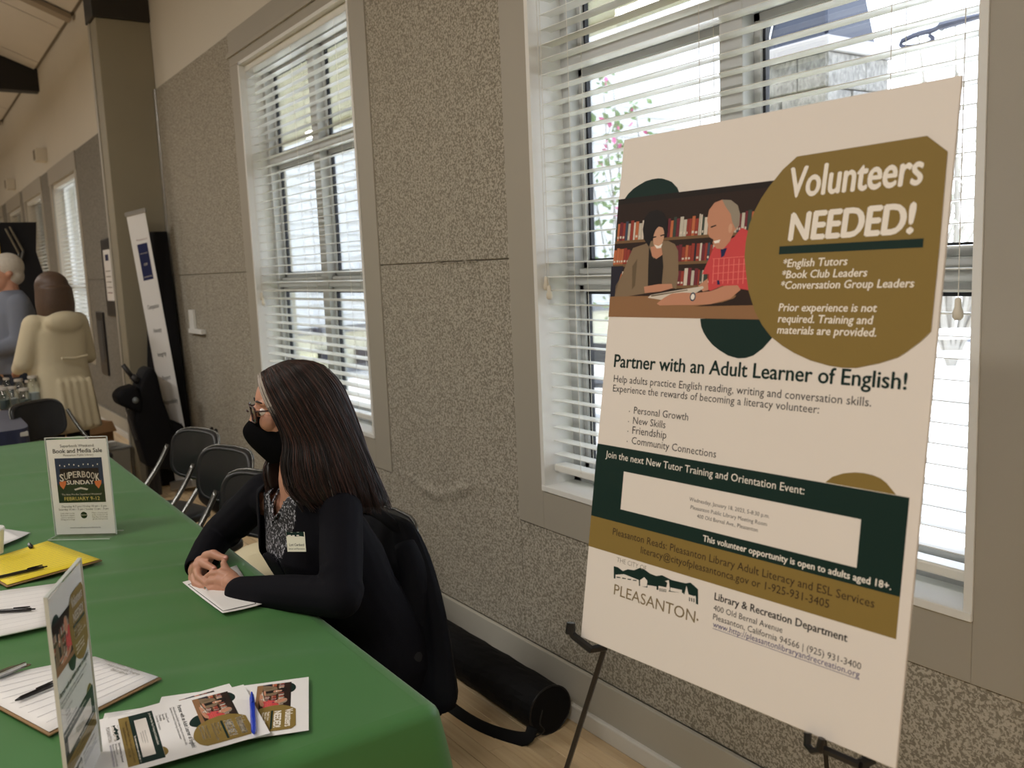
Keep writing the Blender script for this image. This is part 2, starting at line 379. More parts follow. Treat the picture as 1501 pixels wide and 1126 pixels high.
# far windows with blinds
for i, (a, b) in enumerate(sorted(FARW, reverse=True)):
    r = tag(thing('window_%d' % (i+3), None, None), kind='structure')
    MB().box((a,D+.12,ZS),(a+.05,D+.18,ZT)).box((b-.05,D+.12,ZS),(b,D+.18,ZT)).box(((a+b)/2-.03,D+.12,ZS),((a+b)/2+.03,D+.18,ZT)).box((a,D+.12,1.47),(b,D+.18,1.52)).box((a,D+.12,ZT-.05),(b,D+.18,ZT)).box((a,D+.12,ZS),(b,D+.18,ZS+.05)).build('window_frame', M_white, r)
    MB().box((a,D+.15,ZS),(b,D+.154,ZT)).build('pane', M_glass, r)
    MB().box((a-.15,D-.006,ZS-.137),(a,D+.014,ZT)).box((b,D-.006,ZS-.137),(b+.15,D+.014,ZT)).box((a-.15,D-.012,ZT),(b+.15,D+.014,ZT+.19)).box((a,D-.006,ZS-.137),(b,D+.014,ZS)).build('casing_board', M_trim, r)
    bl = thing('window_blind', ['white blind on the first far window, nearest the black wall poster','white blind on the second far window beyond the woman in the cream coat','white blind on the third far window along the wall','white blind on the farthest window along the wall'][i], 'blind', (a,D+.05,ZS))
    q = MB()
    for k in range(41):
        z = .08+k*.0462; q.add([V(.02,-.022,z-.011),V(b-a-.02,-.022,z-.011),V(b-a-.02,.022,z+.011),V(.02,.022,z+.011)], [(0,1,2,3)])
    s = q.build('slats', M_slat, bl, solid=.002); s['kind'] = 'stuff'
    MB().box((.02,-.03,ZT-ZS-.06),(b-a-.02,.03,ZT-ZS-.01)).build('head_rail', M_slat, bl)
# pilaster and trusses
M_pil = mat('olive_brown_panel', srgb(146,138,118), .6, noise_=.06, nscale=4)
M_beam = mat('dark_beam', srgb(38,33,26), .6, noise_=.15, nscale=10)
pil = tag(MB().box((-7.38,1.41,0),(-7.14,D+.014,3.42)).build('trim_4', M_pil, bevel=.006), kind='structure')
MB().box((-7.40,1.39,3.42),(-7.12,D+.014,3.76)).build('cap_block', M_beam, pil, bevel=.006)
MB().box((-7.383,1.40,0),(-7.33,1.412,3.42)).build('edge_strip', M_trim, pil)
def truss(x, label, g, z0=3.76, mtl=M_beam):
    b = MB(); yy = D+.014
    M = Matrix(((0,-1,0,0),(1,0,0,0),(0,0,1,0),(0,0,0,1)))
    vs = [(-5.9,z0),(yy,z0),(yy,z0+.33),(-2.1,z0+1.75),(-5.9,z0+.33)]
    n = len(vs); b.add([V(x-.1,p,q) for p,q in vs]+[V(x+.1,p,q) for p,q in vs], [tuple(range(n)), tuple(range(2*n-1,n-1,-1))]+[(i,i+n,(i+1)%n+n,(i+1)%n) for i in range(n)])
    o = b.build('trim_%d' % g, mtl); o['kind'] = 'structure'; return o
truss(-7.26, '', 5); truss(-12.8, '', 6, 3.91, mat('black_beam', srgb(18,18,20), .5))
# ceiling: sloped, panelled
M_ceil = mat('ceiling_panel', srgb(205,200,192), .8, noise_=.03, nscale=3)
ceil = tag(MB().add([V(-24,1.99,4.12),V(3,1.99,4.12),V(3,-2.1,5.75),V(-24,-2.1,5.75),V(-24,-6,4.2),V(3,-6,4.2)], [(0,1,2,3),(3,2,5,4)]).build('ceiling', mat('ceiling_joint', srgb(120,112,100), .8), solid=.05), kind='structure')
sl = (5.75-4.12)/(-4.09)
for i in range(9):
    for j in range(3):
        x0, x1 = -22.5+i*1.7+.012, -22.5+(i+1)*1.7-.012; ya, yb = 1.76-j*1.22-.012, 1.76-(j+1)*1.22+.012
        z = lambda yy: 4.12+(yy-1.99)*sl-.035
        MB().add([V(x0,ya,z(ya)),V(x1,ya,z(ya)),V(x1,yb,z(yb)),V(x0,yb,z(yb))]+[V(x0,ya,z(ya)-.012),V(x1,ya,z(ya)-.012),V(x1,yb,z(yb)-.012),V(x0,yb,z(yb)-.012)],
            [(0,1,2,3),(7,6,5,4),(0,4,5,1),(1,5,6,2),(2,6,7,3),(3,7,4,0)]).build('ceiling_panel', M_ceil, ceil)
for i in range(4):
    q = MB(); x0 = -20.3+i*3.4
    z = lambda yy: 4.12+(yy-1.99)*sl-.06
    q.add([V(x0,1.75,z(1.75)),V(x0+.16,1.75,z(1.75)),V(x0+.16,-2,z(-2)),V(x0,-2,z(-2))]+[V(x0,1.75,z(1.75)-.05),V(x0+.16,1.75,z(1.75)-.05),V(x0+.16,-2,z(-2)-.05),V(x0,-2,z(-2)-.05)], [(0,1,2,3),(7,6,5,4),(0,4,5,1),(1,5,6,2),(2,6,7,3),(3,7,4,0)])
    q.build('purlin', mat('purlin', srgb(150,138,122), .7), ceil)
tag(MB().box((-24,-6.1,0),(3,-6,5.8)).build('wall_left', M_plaster), kind='structure')
tag(MB().box((3,-6.1,0),(3.1,1.99,5.8)).build('wall_near', M_plaster), kind='structure')
tag(MB().box((-24.1,-6.1,0),(-24,1.99,5.8)).build('wall_far', M_plaster), kind='structure')

ev = tag(MB().box((-24,2.0,2.84),(3,3.38,2.9)).box((-24,3.34,2.8),(3,3.4,3.0)).build('trim_7', mat('cream_soffit', srgb(222,218,200), .8)), kind='structure')
# ------------------------------------------------------------------ flat print: polygons and lettering in one mesh
PM = {k: mat('ink_'+k, srgb(*c), .6, spec=.25) for k, c in dict(paper=(231,224,216), gold=(136,114,58), green=(8,40,34), black=(22,24,24), white=(244,238,228), grey=(120,112,96),
     olive=(128,112,80), link=(52,48,110), shelf=(44,28,20), board=(120,92,62), wood=(146,108,74), skin=(206,160,132), skin2=(196,140,112), tan=(132,112,88), tan2=(104,88,66), hair=(26,20,20),
     ghair=(150,140,124), red=(206,72,74), red2=(232,120,112), navy=(30,36,80), book1=(150,60,48), book2=(196,190,176), book3=(62,74,92), book4=(112,42,52), book5=(190,108,70), book6=(58,70,62), book7=(214,204,190), book8=(36,34,48), dark=(30,22,18), yellow=(214,196,110), sky=(40,58,84), orange=(210,120,70), cream=(236,230,208), dgreen=(34,54,26)).items()}
class Print:
    def __init__(s): s.mb = MB()
    def poly(s, pts, ink, lay=1):
        s.mb.m(PM[ink]); vs = [V(x, y, -lay*.00006) for x, y in pts]
        bm = bmesh.new(); f = bm.faces.new([bm.verts.new(v) for v in vs])
        if len(pts) > 4: bmesh.ops.triangulate(bm, faces=[f])
        bm.verts.index_update(); s.mb.add([v.co.copy() for v in bm.verts], [tuple(v.index for v in q.verts) for q in bm.faces]); bm.free(); return s
    def rect(s, x0, y0, x1, y1, ink, lay=1): return s.poly([(x0,y0),(x1,y0),(x1,y1),(x0,y1)], ink, lay)
    def ell(s, cx, cy, rx, ry, ink, lay=1, n=20, rot=0):
        c, q = math.cos(rot), math.sin(rot)
        return s.poly([(cx+rx*math.cos(2*PI*i/n)*c-ry*math.sin(2*PI*i/n)*q, cy+rx*math.cos(2*PI*i/n)*q+ry*math.sin(2*PI*i/n)*c) for i in range(n)], ink, lay)
    def text(s, txt, x0, y, x1, ink, lay=3, cap=None, bold=0, shear=0, res=2, up=0):
        """lettering with its baseline starting at (x0,y), stretched to end at x1; cap = capital height"""
        cu = bpy.data.curves.new('t', 'FONT'); cu.body = txt; cu.size = 1; cu.offset = min(bold,0); cu.shear = shear; cu.resolution_u = res; cu.fill_mode = 'FRONT'
        o = link('t', cu); dg = bpy.context.evaluated_depsgraph_get(); dg.update()
        me = bpy.data.meshes.new_from_object(o.evaluated_get(dg)); bpy.data.objects.remove(o); bpy.data.curves.remove(cu)
        if not me.vertices: return s
        xs = [v.co.x for v in me.vertices]; a, b = min(xs), max(xs); k = (x1-x0)/(b-a)
        ky = k if cap is None else cap/.73
        s.mb.m(PM[ink])
        for dx, dy in (((0,0),) if bold <= 0 else ((-bold,0),(bold,0),(0,bold*.6),(0,-bold*.6))):
            s.mb.add([V(x0+(v.co.x-a+dx)*k, y-(v.co.y+dy)*ky, -lay*.00006) for v in me.vertices], [tuple(p.vertices) for p in me.polygons])
        bpy.data.meshes.remove(me); return s
    def build(s, name, parent=None): return s.mb.build(name, None, parent, recalc=False)
# ------------------------------------------------------------------ the big foam board on its easel
BTL = V(-1.253, 1.126, 1.765); b1 = V(.602,.046,.004).normalized(); b2 = V(.029,-.151,-.901); b2 = (b2-b1*b2.dot(b1)).normalized(); b3 = b1.cross(b2)   # into the board
BW, BH = .604, .914
def bu(px, py):
    r = ray(px, py); t = (BTL-CAMP).dot(b3)/r.dot(b3); q = CAMP+r*t-BTL
    return (q.dot(b1), q.dot(b2))
def bl(pts): return [bu(*p) for p in pts]
def z4(x, y): return (1080+x/2.963, 180+y/2.963)
def z3(x, y): return (860+x/3.518, 220+y/3.518)
def z5(x, y): return (850+x/3.002, 500+y/3.002)
def z6(x, y): return (850+x/2.774, 720+y/2.774)
def zz(f, pts): return [bu(*f(*p)) for p in pts]
pr = Print()
def line(t, f, a, b, ink, **k):
    p, q = bu(*f(*a)), bu(*f(*b)); pr.text(t, p[0], (p[1]+q[1])/2, q[0], ink, **k)
gy0 = (bu(876,650.9)[1]+bu(1344.7,730.5)[1])/2; gy1 = (bu(868.3,757.2)[1]+bu(1334.1,877.5)[1])/2; gy2 = (bu(865.1,802.2)[1]+bu(1330.5,941)[1])/2
rgt = BW-.016
pr.rect(0, gy0, rgt, gy1, 'green', 1).rect(0, gy1, rgt, gy2, 'gold', 1)
pr.poly(zz(z5, [(1080,622),(1110,598),(1160,582),(1210,578),(1250,581),(1290,590),(1325,605),(1350,625),(1392,677)]), 'gold', 1)
pr.poly(zz(z3, [(185,277),(200,246),(215,225),(240,200),(270,180),(305,160),(340,150),(365,146),(390,147),(418,155),(440,165),(468,195),(485,240),(485,300),(185,300)]), 'green', 1)
pr.poly(zz(z3, [(585,870),(590,910),(603,942),(620,970),(648,1004),(680,1030),(728,1060),(780,1075),(820,1073),(860,1060),(910,1022),(960,965),(900,860)]), 'green', 1)
P0 = bu(*z3(163,278)); P1 = bu(*z3(113,860)); x0p, y0p = 0.0, P0[1]; y1p = P1[1]; x1p = bu(1135,400)[0]+.01
def ph(u, v): return (x0p+(x1p-x0p)*u, y0p+(y1p-y0p)*v)
def phz(x, y): return bu(*z3(x, y))
pr.rect(x0p, y0p, x1p, y1p, 'shelf', 2)
random.seed(3)
def books(x0,x1,y0,y1,lay=3):
    x = x0
    while x < x1:
        ww = random.uniform(.003,.0075); top = y0+random.uniform(0,.35)*(y1-y0)*.6
        pr.rect(x, top, min(x+ww, x1), y1, random.choice(['book1','book2','book3','book4','book5','book6','book7','book8','book1','book5']), lay)
        if random.random() < .5: pr.rect(x+ww*.15, top+(y1-top)*.75, min(x+ww*.8,x1), top+(y1-top)*.88, 'book7', lay+1)
        x += ww+.0005
ry = [bu(*z3(400,y))[1] for y in (190,262,335,452,485,588,612,700)]
X = lambda x: max(0, bu(*z3(x,500))[0])
pr.rect(0, y0p, x1p*.30, ry[1]-.006, 'tan2', 3).rect(x1p*.33, y0p, x1p*.52, ry[1]-.008, 'book1', 3).rect(x1p*.56, y0p, x1p*.70, ry[1]-.012, 'board', 3).rect(x1p*.72, y0p, x1p*.86, ry[1]-.012, 'tan', 3).rect(0, ry[1]-.012, x1p, ry[1]-.002, 'dark', 4)
for a, b in (((ry[2]+.004), ry[3]), (ry[4]+.002, ry[5]-.003), (ry[6], ry[7])):
    books(X(130), X(290), a, b); books(X(410), X(860), a, b); pr.rect(0, b, x1p, b+.005, 'board', 4)
tb = bu(*z3(113,757))[1]; pr.rect(0, tb-.001, x1p, y1p, 'wood', 5)
pr.poly(zz(z3,[(128,600),(190,598),(165,680),(145,755),(122,757)]), 'book8', 6)
# woman in tan jacket
pr.poly(zz(z3,[(145,756),(150,700),(185,640),(215,560),(240,505),(300,485),(325,470),(420,468),(455,485),(472,520),(474,640),(462,718),(430,700),(400,705),(330,735),(210,755)]), 'tan', 6)
pr.poly(zz(z3,[(236,600),(262,560),(250,700),(234,720)]), 'tan2', 7)
pr.poly(zz(z3,[(322,500),(345,560),(390,520),(396,600),(388,692),(316,700),(318,600)]), 'dark', 7)
pr.poly(zz(z3,[(330,500),(385,490),(392,540),(360,562),(338,548)]), 'skin2', 8)
pr.poly(zz(z3,[(296,460),(290,410),(300,350),(325,318),(365,308),(400,325),(418,370),(420,420),(412,450),(400,400),(370,380),(340,410),(332,470),(322,500)]), 'hair', 9)
pr.ell(*bu(*z3(372,450)), .0122, .0190, 'skin', 10, rot=.1)
pr.poly(zz(z3,[(350,488),(372,495),(392,482),(384,505),(362,508)]), 'white', 11)
pr.poly(zz(z3,[(340,448),(360,444),(360,450),(342,455)]), 'hair', 11).poly(zz(z3,[(380,440),(400,434),(402,440),(382,446)]), 'hair', 11).poly(zz(z3,[(330,420),(345,385),(372,372),(400,382),(414,410),(400,402),(372,395),(350,410),(334,446)]), 'hair', 11)
pr.poly(zz(z3,[(296,705),(370,692),(440,690),(445,712),(380,730),(300,738)]), 'skin2', 8)
# man in red shirt
pr.poly(zz(z3,[(625,720),(632,640),(596,640),(640,540),(655,500),(700,520),(760,450),(800,400),(860,430),(880,600),(860,760),(830,722),(700,700),(640,726)]), 'red', 6)
for k in range(7): pr.poly(zz(z3,[(655+k*26,560),(659+k*26,560),(652+k*26,690),(648+k*26,690)]), 'red2', 7)
for k in range(4): pr.poly(zz(z3,[(650,560+k*38),(850,545+k*38),(850,548+k*38),(650,563+k*38)]), 'red2', 7)
pr.poly(zz(z3,[(692,512),(725,505),(710,545),(694,556)]), 'navy', 8).poly(zz(z3,[(672,672),(684,672),(688,694),(674,694)]), 'navy', 8)
pr.poly(zz(z3,[(628,405),(622,360),(632,310),(660,272),(700,256),(745,258),(780,285),(792,330),(788,390),(760,420),(740,470),(705,512),(670,508),(650,480),(655,462),(635,450),(626,430)]), 'skin2', 8)
pr.poly(zz(z3,[(700,256),(745,258),(780,285),(792,330),(788,390),(768,405),(752,372),(744,330),(716,290)]), 'ghair', 9)
pr.ell(*bu(*z3(742,404)), .004, .0075, 'skin', 10)
pr.poly(zz(z3,[(640,395),(668,385),(670,391),(642,402)]), 'dark', 10).poly(zz(z3,[(655,470),(690,462),(684,478),(662,482)]), 'white', 10)
pr.poly(zz(z3,[(316,762),(330,748),(430,730),(520,715),(600,702),(605,712),(540,735),(520,765),(400,775)]), 'book7', 8)
pr.poly(zz(z3,[(330,750),(520,720),(522,724),(335,756)]), 'tan2', 9)
pr.poly(zz(z3,[(378,802),(362,792),(400,762),(440,740),(500,735),(560,738),(640,728),(715,700),(780,698),(795,720),(740,768),(640,795),(540,800),(470,800)]), 'skin2', 10)
pr.poly(zz(z3,[(798,718),(850,725),(870,800),(560,806),(700,785),(760,765)]), 'shelf', 9)
pr.poly(zz(z3,[(575,700),(625,662),(628,722),(600,730)]), 'skin2', 7)
pr.ell(*bu(*z3(548,757)), .0062, .0075, 'book3', 11).ell(*bu(*z3(548,757)), .004, .005, 'white', 12)
# gold medallion
pr.poly(zz(z4, [(263,147),(828,57),(917,125),(880,560),(845,907),(800,950),(740,995),(700,1020),(620,1045),(520,1065),(460,1064),(400,1055),(320,1032),(250,1000),(198,968),(150,930),(112,880),(80,820),(52,730),(40,640),(35,580),(40,520),(55,445),(80,380),(108,328),(140,280),(200,205)]), 'gold', 13)
line('Volunteers', z4, (228,328), (803,262), 'white', lay=15, cap=.047, bold=.030, shear=.06, res=4)
line('NEEDED!', z4, (228,513), (765,475), 'white', lay=15, cap=.0425, bold=.045, shear=.06, res=4)
q0, q1 = bu(1143,362.6), bu(1354.7,348.1); q2 = bu(1142.4,374.7)
pr.rect(q0[0], (q0[1]+q1[1])/2, q1[0], (q0[1]+q1[1])/2+.0122, 'green', 14)
for t, a, b in (('*English Tutors',(202,628),(480,618)), ('*Book Club Leaders',(197,677),(566,667)), ('*Conversation Group Leaders',(192,724),(770,713)),
                ('Prior experience is not',(183,818),(608,822)), ('required. Training and',(180,868),(592,874)), ('materials are provided.',(176,918),(606,926))):
    line(t, z4, a, b, 'white', lay=15, bold=.02, shear=.12)
line('Partner with an Adult Learner of English!', z5, (150,118), (1436,208), 'green', bold=.022, res=4)
line('Help adults practice English reading, writing and conversation skills.', z5, (148,185), (1282,282), 'black')
line('Experience the rewards of becoming a literacy volunteer:', z5, (145,225), (1052,315), 'black')
for t, a, b in (('Personal Growth',(237,322),(476,347)), ('New Skills',(233,367),(376,381)), ('Friendship',(230,410),(380,428)), ('Community Connections',(227,455),(599,511))):
    line(t, z5, a, b, 'black'); pr.ell(bu(*z5(a[0]-20,a[1]))[0], bu(*z5(*a))[1]-.004, .0011, .0011, 'black', 3, 8)
line('Join the next New Tutor Training and Orientation Event:', z5, (113,513), (987,673), 'white')
c0, c1 = bu(914.3,691.5), bu(1256.6,832.5)
wy0 = (bu(914.3,691.5)[1]+bu(1260.7,760.8)[1])/2; wy1 = (bu(910.6,747)[1]+c1[1])/2
pr.rect(bu(912,720)[0], wy0, bu(1259,796)[0], wy1, 'paper', 2)
line('Wednesday, January 18, 2023, 5-8:30 p.m.', z6, (445,40), (770,110), 'black')
line('Pleasanton Public Library Meeting Room', z6, (450,72), (760,143), 'black')
line('400 Old Bernal Ave., Pleasanton', z6, (476,108), (723,167), 'black')
line('This volunteer opportunity is open to adults aged 18+.', z6, (500,205), (1265,400), 'white', bold=.02)
line('Pleasanton Reads: Pleasanton Library Adult Literacy and ESL Services', z6, (133,182), (1197,468), 'shelf')
line('literacy@cityofpleasantonca.gov or 1-925-931-3405', z6, (247,255), (1013,473), 'shelf')
line('THE CITY OF', z6, (150,290), (270,322), 'grey', bold=-.012)
line('PLEASANTON', z6, (137,430), (468,524), 'olive', cap=.0198, bold=.002, res=3)
p_ = bu(*z6(478,527)); pr.ell(p_[0], p_[1]-.0015, .002, .002, 'olive', 3, 10)
line('Library & Recreation Department', z6, (547,445), (1087,610), 'black', bold=.02)
line('400 Old Bernal Avenue', z6, (543,487), (823,575), 'black')
line('Pleasanton, California 94566 | (925) 931-3400', z6, (541,524), (1143,724), 'black')
line('www.http://pleasantonlibraryandrecreation.org', z6, (540,558), (1137,752), 'link')
a_, b_ = bu(*z6(540,558)), bu(*z6(1137,752)); ym = (a_[1]+b_[1])/2
pr.rect(a_[0], ym+.0022, b_[0], ym+.0029, 'link', 3)
pr.poly(zz(z6, [(138,305),(155,310),(175,325),(195,318),(220,322),(245,312),(262,318),(285,335),(310,345),(335,342),(350,350),(375,362),(400,368),(430,375),(450,372),(465,385),(481,400),(481,462),(472,458),(470,425),(440,440),(420,415),(330,405),(240,385),(185,358),(138,355)]), 'green', 2)
for q in ([(145,340),(180,338),(215,352),(240,362),(240,388),(190,378),(188,362),(145,356)], [(245,362),(262,350),(275,365),(272,388),(245,388)], [(275,382),(312,388),(312,405),(275,400)],
          [(320,385),(352,392),(356,372),(346,366),(362,362),(366,400),(352,420),(320,412)], [(368,392),(415,402),(415,415),(368,406)], [(425,420),(434,385),(442,420),(472,430),(472,458),(440,452),(425,440)]):
    pr.poly(zz(z6, q), 'paper', 3)
for k in range(4): pr.poly(zz(z6, [(150+k*22,348+k*4),(165+k*22,350+k*4),(165+k*22,354+k*4),(150+k*22,352+k*4)]), 'green', 4)
for k in range(5): pr.poly(zz(z6, [(324+k*6,394+k),(327+k*6,395+k),(327+k*6,408+k),(324+k*6,407+k)]), 'green', 4)
for k in range(3): pr.poly(zz(z6, [(444+k*9,432+k*2),(448+k*9,433+k*2),(448+k*9,448+k*2),(444+k*9,447+k*2)]), 'green', 4)
board = thing('poster_board', 'large white foam board poster about adult English volunteers standing on the black easel', 'poster', (0,0,0))
FB = frame(BTL, b1, b2, b3)
o = MB().box((0,0,0),(BW,BH,.005)).build('foam_board', mat('foam_board', srgb(231,224,216), .55), board, bevel=.0008, seg=1); o.matrix_world = FB
art = pr.build('printed_design', board); art.matrix_world = FB
art_me = art.data
# easel ------------------------------------------------------------
es = thing('display_easel', 'black metal folding easel holding up the large poster board', 'easel', (0,0,0))
yb = BTL + b2*BH
def bp(u, v, k): return BTL + b1*u + b2*v + b3*k
L0 = bp(.035, BH+.013, .03); R0 = bp(.545, BH+.013, .03); top = bp(.285, .03, .032)
def tofloor(a, b, z=.012): return a+(b-a)*((a.z-z)/(a.z-b.z))
Lf = tofloor(top, L0); Rf = tofloor(top, R0); Bf = None
for k in range(400):
    q_ = P(1208, 1100, 1.3+.003*k)
    if q_.z < top.z-.05:
        f_ = tofloor(top, q_)
        if 1.45 < f_.y < 1.62: Bf = f_
Bf = Bf or V(-.98,1.6,.012)
for a, b in ((Lf, top), (Rf, top)): MB().tube([a, a+(b-a)*.5], .0075, 4, flat=.6).tube([a+(b-a)*.45, b], .0065, 4, flat=.6).build('leg', M_black, es)
MB().tube([Bf, top+V(0,.012,0)], .0075, 4, flat=.8).build('leg', M_black, es)
for p in (Lf, Rf, Bf): MB().cap_(p+V(0,0,0), p+V(0,0,.03), .0115, .010).build('rubber_foot', mat('rubber', srgb(16,16,16), .8), es)
MB().tube([L0+(top-L0)*.02, R0+(top-R0)*.02], .005, 6).build('crossbar', M_black, es)
MB().tube([top+b3*.0+V(-.03,0,0), top+V(.03,0,0)], .016, 8).build('hinge_block', M_black, es)
for q, s in ((.035, -1), (.535, 1)):
    a = bp(q, BH+.012, .03); h = MB()
    if s < 0:
        h.tube([a, bp(q-.004, BH+.014, -.002), bp(-.008, BH-.002, -.012), bp(-.013, BH-.012, -.014)], [.0085,.008,.0075,.0085], 6)
        h.tube([bp(-.013,BH-.004,-.014), bp(-.014,BH-.024,-.014)], [.0095,.008], 8)
    else:
        h.tube([bp(q+.02,BH+.012,.03), bp(q+.018,BH+.014,-.0)], .008, 6)
        h.tube([bp(q+.02,BH+.014,-.0), bp(q-.03,BH+.012,-.004), bp(q-.04,BH+.012,-.012)], .0065, 6)
        h.tube([bp(q-.032,BH-.006,-.014), bp(q-.034,BH+.012,-.014), bp(q-.044,BH+.017,-.014), bp(q-.054,BH+.012,-.012), bp(q-.056,BH-.004,-.01)], .0055, 6)
    h.build('board_holder', M_black, es, smooth=False)
# ------------------------------------------------------------------ table with green cloth
TX0, TX1, TY0, TY1, TZ = -5.2, -1.38, 0.0, .762, .74
tbl = thing('folding_table', 'long folding table hidden under the green tablecloth', 'table', ((TX0+TX1)/2,(TY0+TY1)/2,0))
hx, hy = (TX1-TX0)/2-.012, (TY1-TY0)/2-.012
MB().box((-hx,-hy,.70),(hx,hy,.731)).build('tabletop', mat('table_laminate', srgb(190,186,178), .4), tbl, bevel=.004)
for sx in (-1,1):
    for sy in (-1,1):
        MB().tube([(sx*(hx-.12),sy*(hy-.08),.70),(sx*(hx-.10),sy*(hy-.06),0.0)], .0125, 8).build('leg', mat('grey_steel', srgb(90,90,92), .35, metal=.6), tbl)
    MB().tube([(sx*(hx-.11),-(hy-.07),.35),(sx*(hx-.11),(hy-.07),.35)], .009, 8).build('stretcher', mat('grey_steel'), tbl)
M_cloth = mat('green_cloth', srgb(66,118,61), .46, spec=.45, sheen=.12, bump=.12, bscale=900)
def clothmesh():
    mb = MB(); nx, ny = 190, 44
    def crease(x, y):
        z = 0
        for cx, k in ((-1.85,.7),(-2.12,-.6),(-2.38,1.1),(-2.62,1.0),(-2.9,.8),(-3.3,-.8),(-3.7,.9),(-4.3,1)):
            d = x-cx-.35*(y-.38); z += k*.0058*math.exp(-(d/(.024 if d < 0 else .06))**2)
        z += .004*noise.noise(V(x*2.2,y*3.1,1)) + .0015*noise.noise(V(x*7,y*9,4))
        z += .0022*math.exp(-((y-.38)/.012)**2)*.5
        e = min(x-TX0, TX1-x, y-TY0, TY1-y)-.03; return z*min(1, max(0,e)/.06)
    rows = []
    for i in range(nx+1):
        x = TX0+.03+(TX1-TX0-.06)*i/nx; rows.append([V(x, TY0+.03+(TY1-TY0-.06)*j/ny, TZ+crease(x, TY0+.03+(TY1-TY0-.06)*j/ny)) for j in range(ny+1)])
    mb.grid(rows)
    # skirt around the rounded outline
    per = []; r = .035; N = 14
    for cx, cy, a0 in ((TX1-r,TY1-r,0),(TX0+r,TY1-r,PI/2),(TX0+r,TY0+r,PI),(TX1-r,TY0+r,1.5*PI)):
        for k in range(N+1):
            a = a0+PI/2*k/N; per.append((V(cx+r*math.cos(a), cy+r*math.sin(a),0), V(math.cos(a),math.sin(a),0), 1))
    out = []; L = len(per)
    for i in range(L):
        out.append(per[i]); a, b = per[i], per[(i+1)%L]; d = (b[0]-a[0]).length
        if d > .1:
            k = int(d/.022)
            for j in range(1,k): out.append((a[0].lerp(b[0],j/k), a[1], 0))
    rings = []; s = 0; acc = []
    for i, q in enumerate(out):
        acc.append(s); s += (out[(i+1)%len(out)][0]-q[0]).length
    LV = [(-.032,.0003),(-.022,-.0010),(-.011,-.0045),(-.003,-.0105),(.001,-.019)]
    for lv in range(19):
        t = max(0, lv-4)/14; ring = []
        for (p, nrm, corner), a in zip(out, acc):
            dc = min(math.hypot(p.x-cx_, p.y-cy_) for cx_ in (TX0,TX1) for cy_ in (TY0,TY1)); kc = math.exp(-(dc/.13)**2)
            wv = (.018*math.sin(a*17)+.012*math.sin(a*31+1)+.01*math.sin(a*7))*(1-kc)
            off = .004*min(1,t*8)+.02*t+ wv*t + kc*.07*t**.85
            z = TZ-.73*t*(1-.0*kc)
            if lv < 5: off, dz = LV[lv]; z = TZ+dz
            else: z -= .018*(1-t)
            ring.append(p+nrm*off+V(0,0,max(z,.012)))
        rings.append(ring)
    mb.loft(rings, cap=False); return mb
tc_ = clothmesh().build('tablecloth', M_cloth, smooth=True)
tag(tc_, 'green tablecloth draped over the long table in front of the seated woman', 'tablecloth')
# ------------------------------------------------------------------ papers
M_paper = mat('white_paper', srgb(236,234,232), .6)
def sheet(name, quad, m, parent=None, th=.0004, z0=None, curl=0, n=6):
    """a sheet given by four corners (ring order) with an optional soft curl"""
    a, b, c, d = [V(q) for q in quad]; rows = []
    for i in range(n+1):
        r = []
        for j in range(n+1):
            u, v = i/n, j/n; p = a.lerp(b,u).lerp(d.lerp(c,u), v)
            r.append(p+V(0,0,curl*((u-.5)**2+(v-.5)**2)*2))
        rows.append(r)
    return MB().grid(rows).build(name, m, parent, solid=th, smooth=True)
ZT0 = TZ+.0065
def flyer(tl, tr, bl_, lift, label, tilt=0, grp=None, curl=.0):
    """small copy of the poster lying on the table: tl, tr, bl_ are its corners"""
    e1 = (tr-tl); W = e1.length; e1.normalize(); e2 = (bl_-tl); e2 = (e2-e1*e2.dot(e1)).normalized(); e3 = e1.cross(e2)
    W = .216; H = .279; KP = .192/BW
    r = thing('flyer', label, 'flyer', (0,0,0), group=grp); r.matrix_world = frame(tl, e1, e2, e3)
    MB().box((0,0,0),(W,H,.0004)).build('paper', M_paper, r)
    o = link('printed_design', art_me, r); o.scale = (KP, .279/BH, 1); o.location = (.012,0,0); return r
z_ = ZT0
fl_s = [((452.5,992.3),(452.5,1079.6),(215,1042),0.000,'flyer lying flat at the right end of the flyer pile, its gold circle uncovered'),
        ((336,1002),(372,1052),(190,1052),.004,'flyer under the topmost flyer of the pile, only its edges showing'),
        ((357,1003.5),(382,1049),(176,1066),.012,'topmost flyer of the pile, turned sideways with its small dark green band showing')]
for i,(a,b,c,h,lb) in enumerate(fl_s):
    z = ZT0+h; A, B_, Cc = PZ(*a,z), PZ(*b,z), PZ(*c,z); flyer(A,B_,Cc,0,lb)
def flat(name, px, z, m=M_paper, parent=None, th=.0006, curl=0):
    return sheet(name, [PZ(x,y,z) for x,y in px], m, parent, th, curl=curl)
for k in range(5):
    s = flat('paper_sheet', [(153.5+k*1.5,1046+k*.8),(222+k,1036+k),(216+k*2,1112+k),(131+k*1.5,1120-k*1)], ZT0+.0008+k*.0009, th=.0005)
    tag(s, ['lowest','second lowest','middle','second highest','topmost'][k]+' blank white sheet of the loose stack between acrylic sign and flyer pile', 'paper', 'white sheets beside the flyers')
s = flat('leaflet', [(267.6,855.6),(326.5,901),(384,888),(347,830.6)], ZT0+.001, curl=.004); tag(s, 'white leaflet with a thin black border under the clasped hands', 'leaflet')
q = [PZ(x,y,ZT0+.0045) for x,y in ((276,857),(327,896),(375,885),(340,840))]
for a, b in zip(q, q[1:]+q[:1]): MB().tube([a,b],.0009,4).build('printed_border', PM['black'], s)
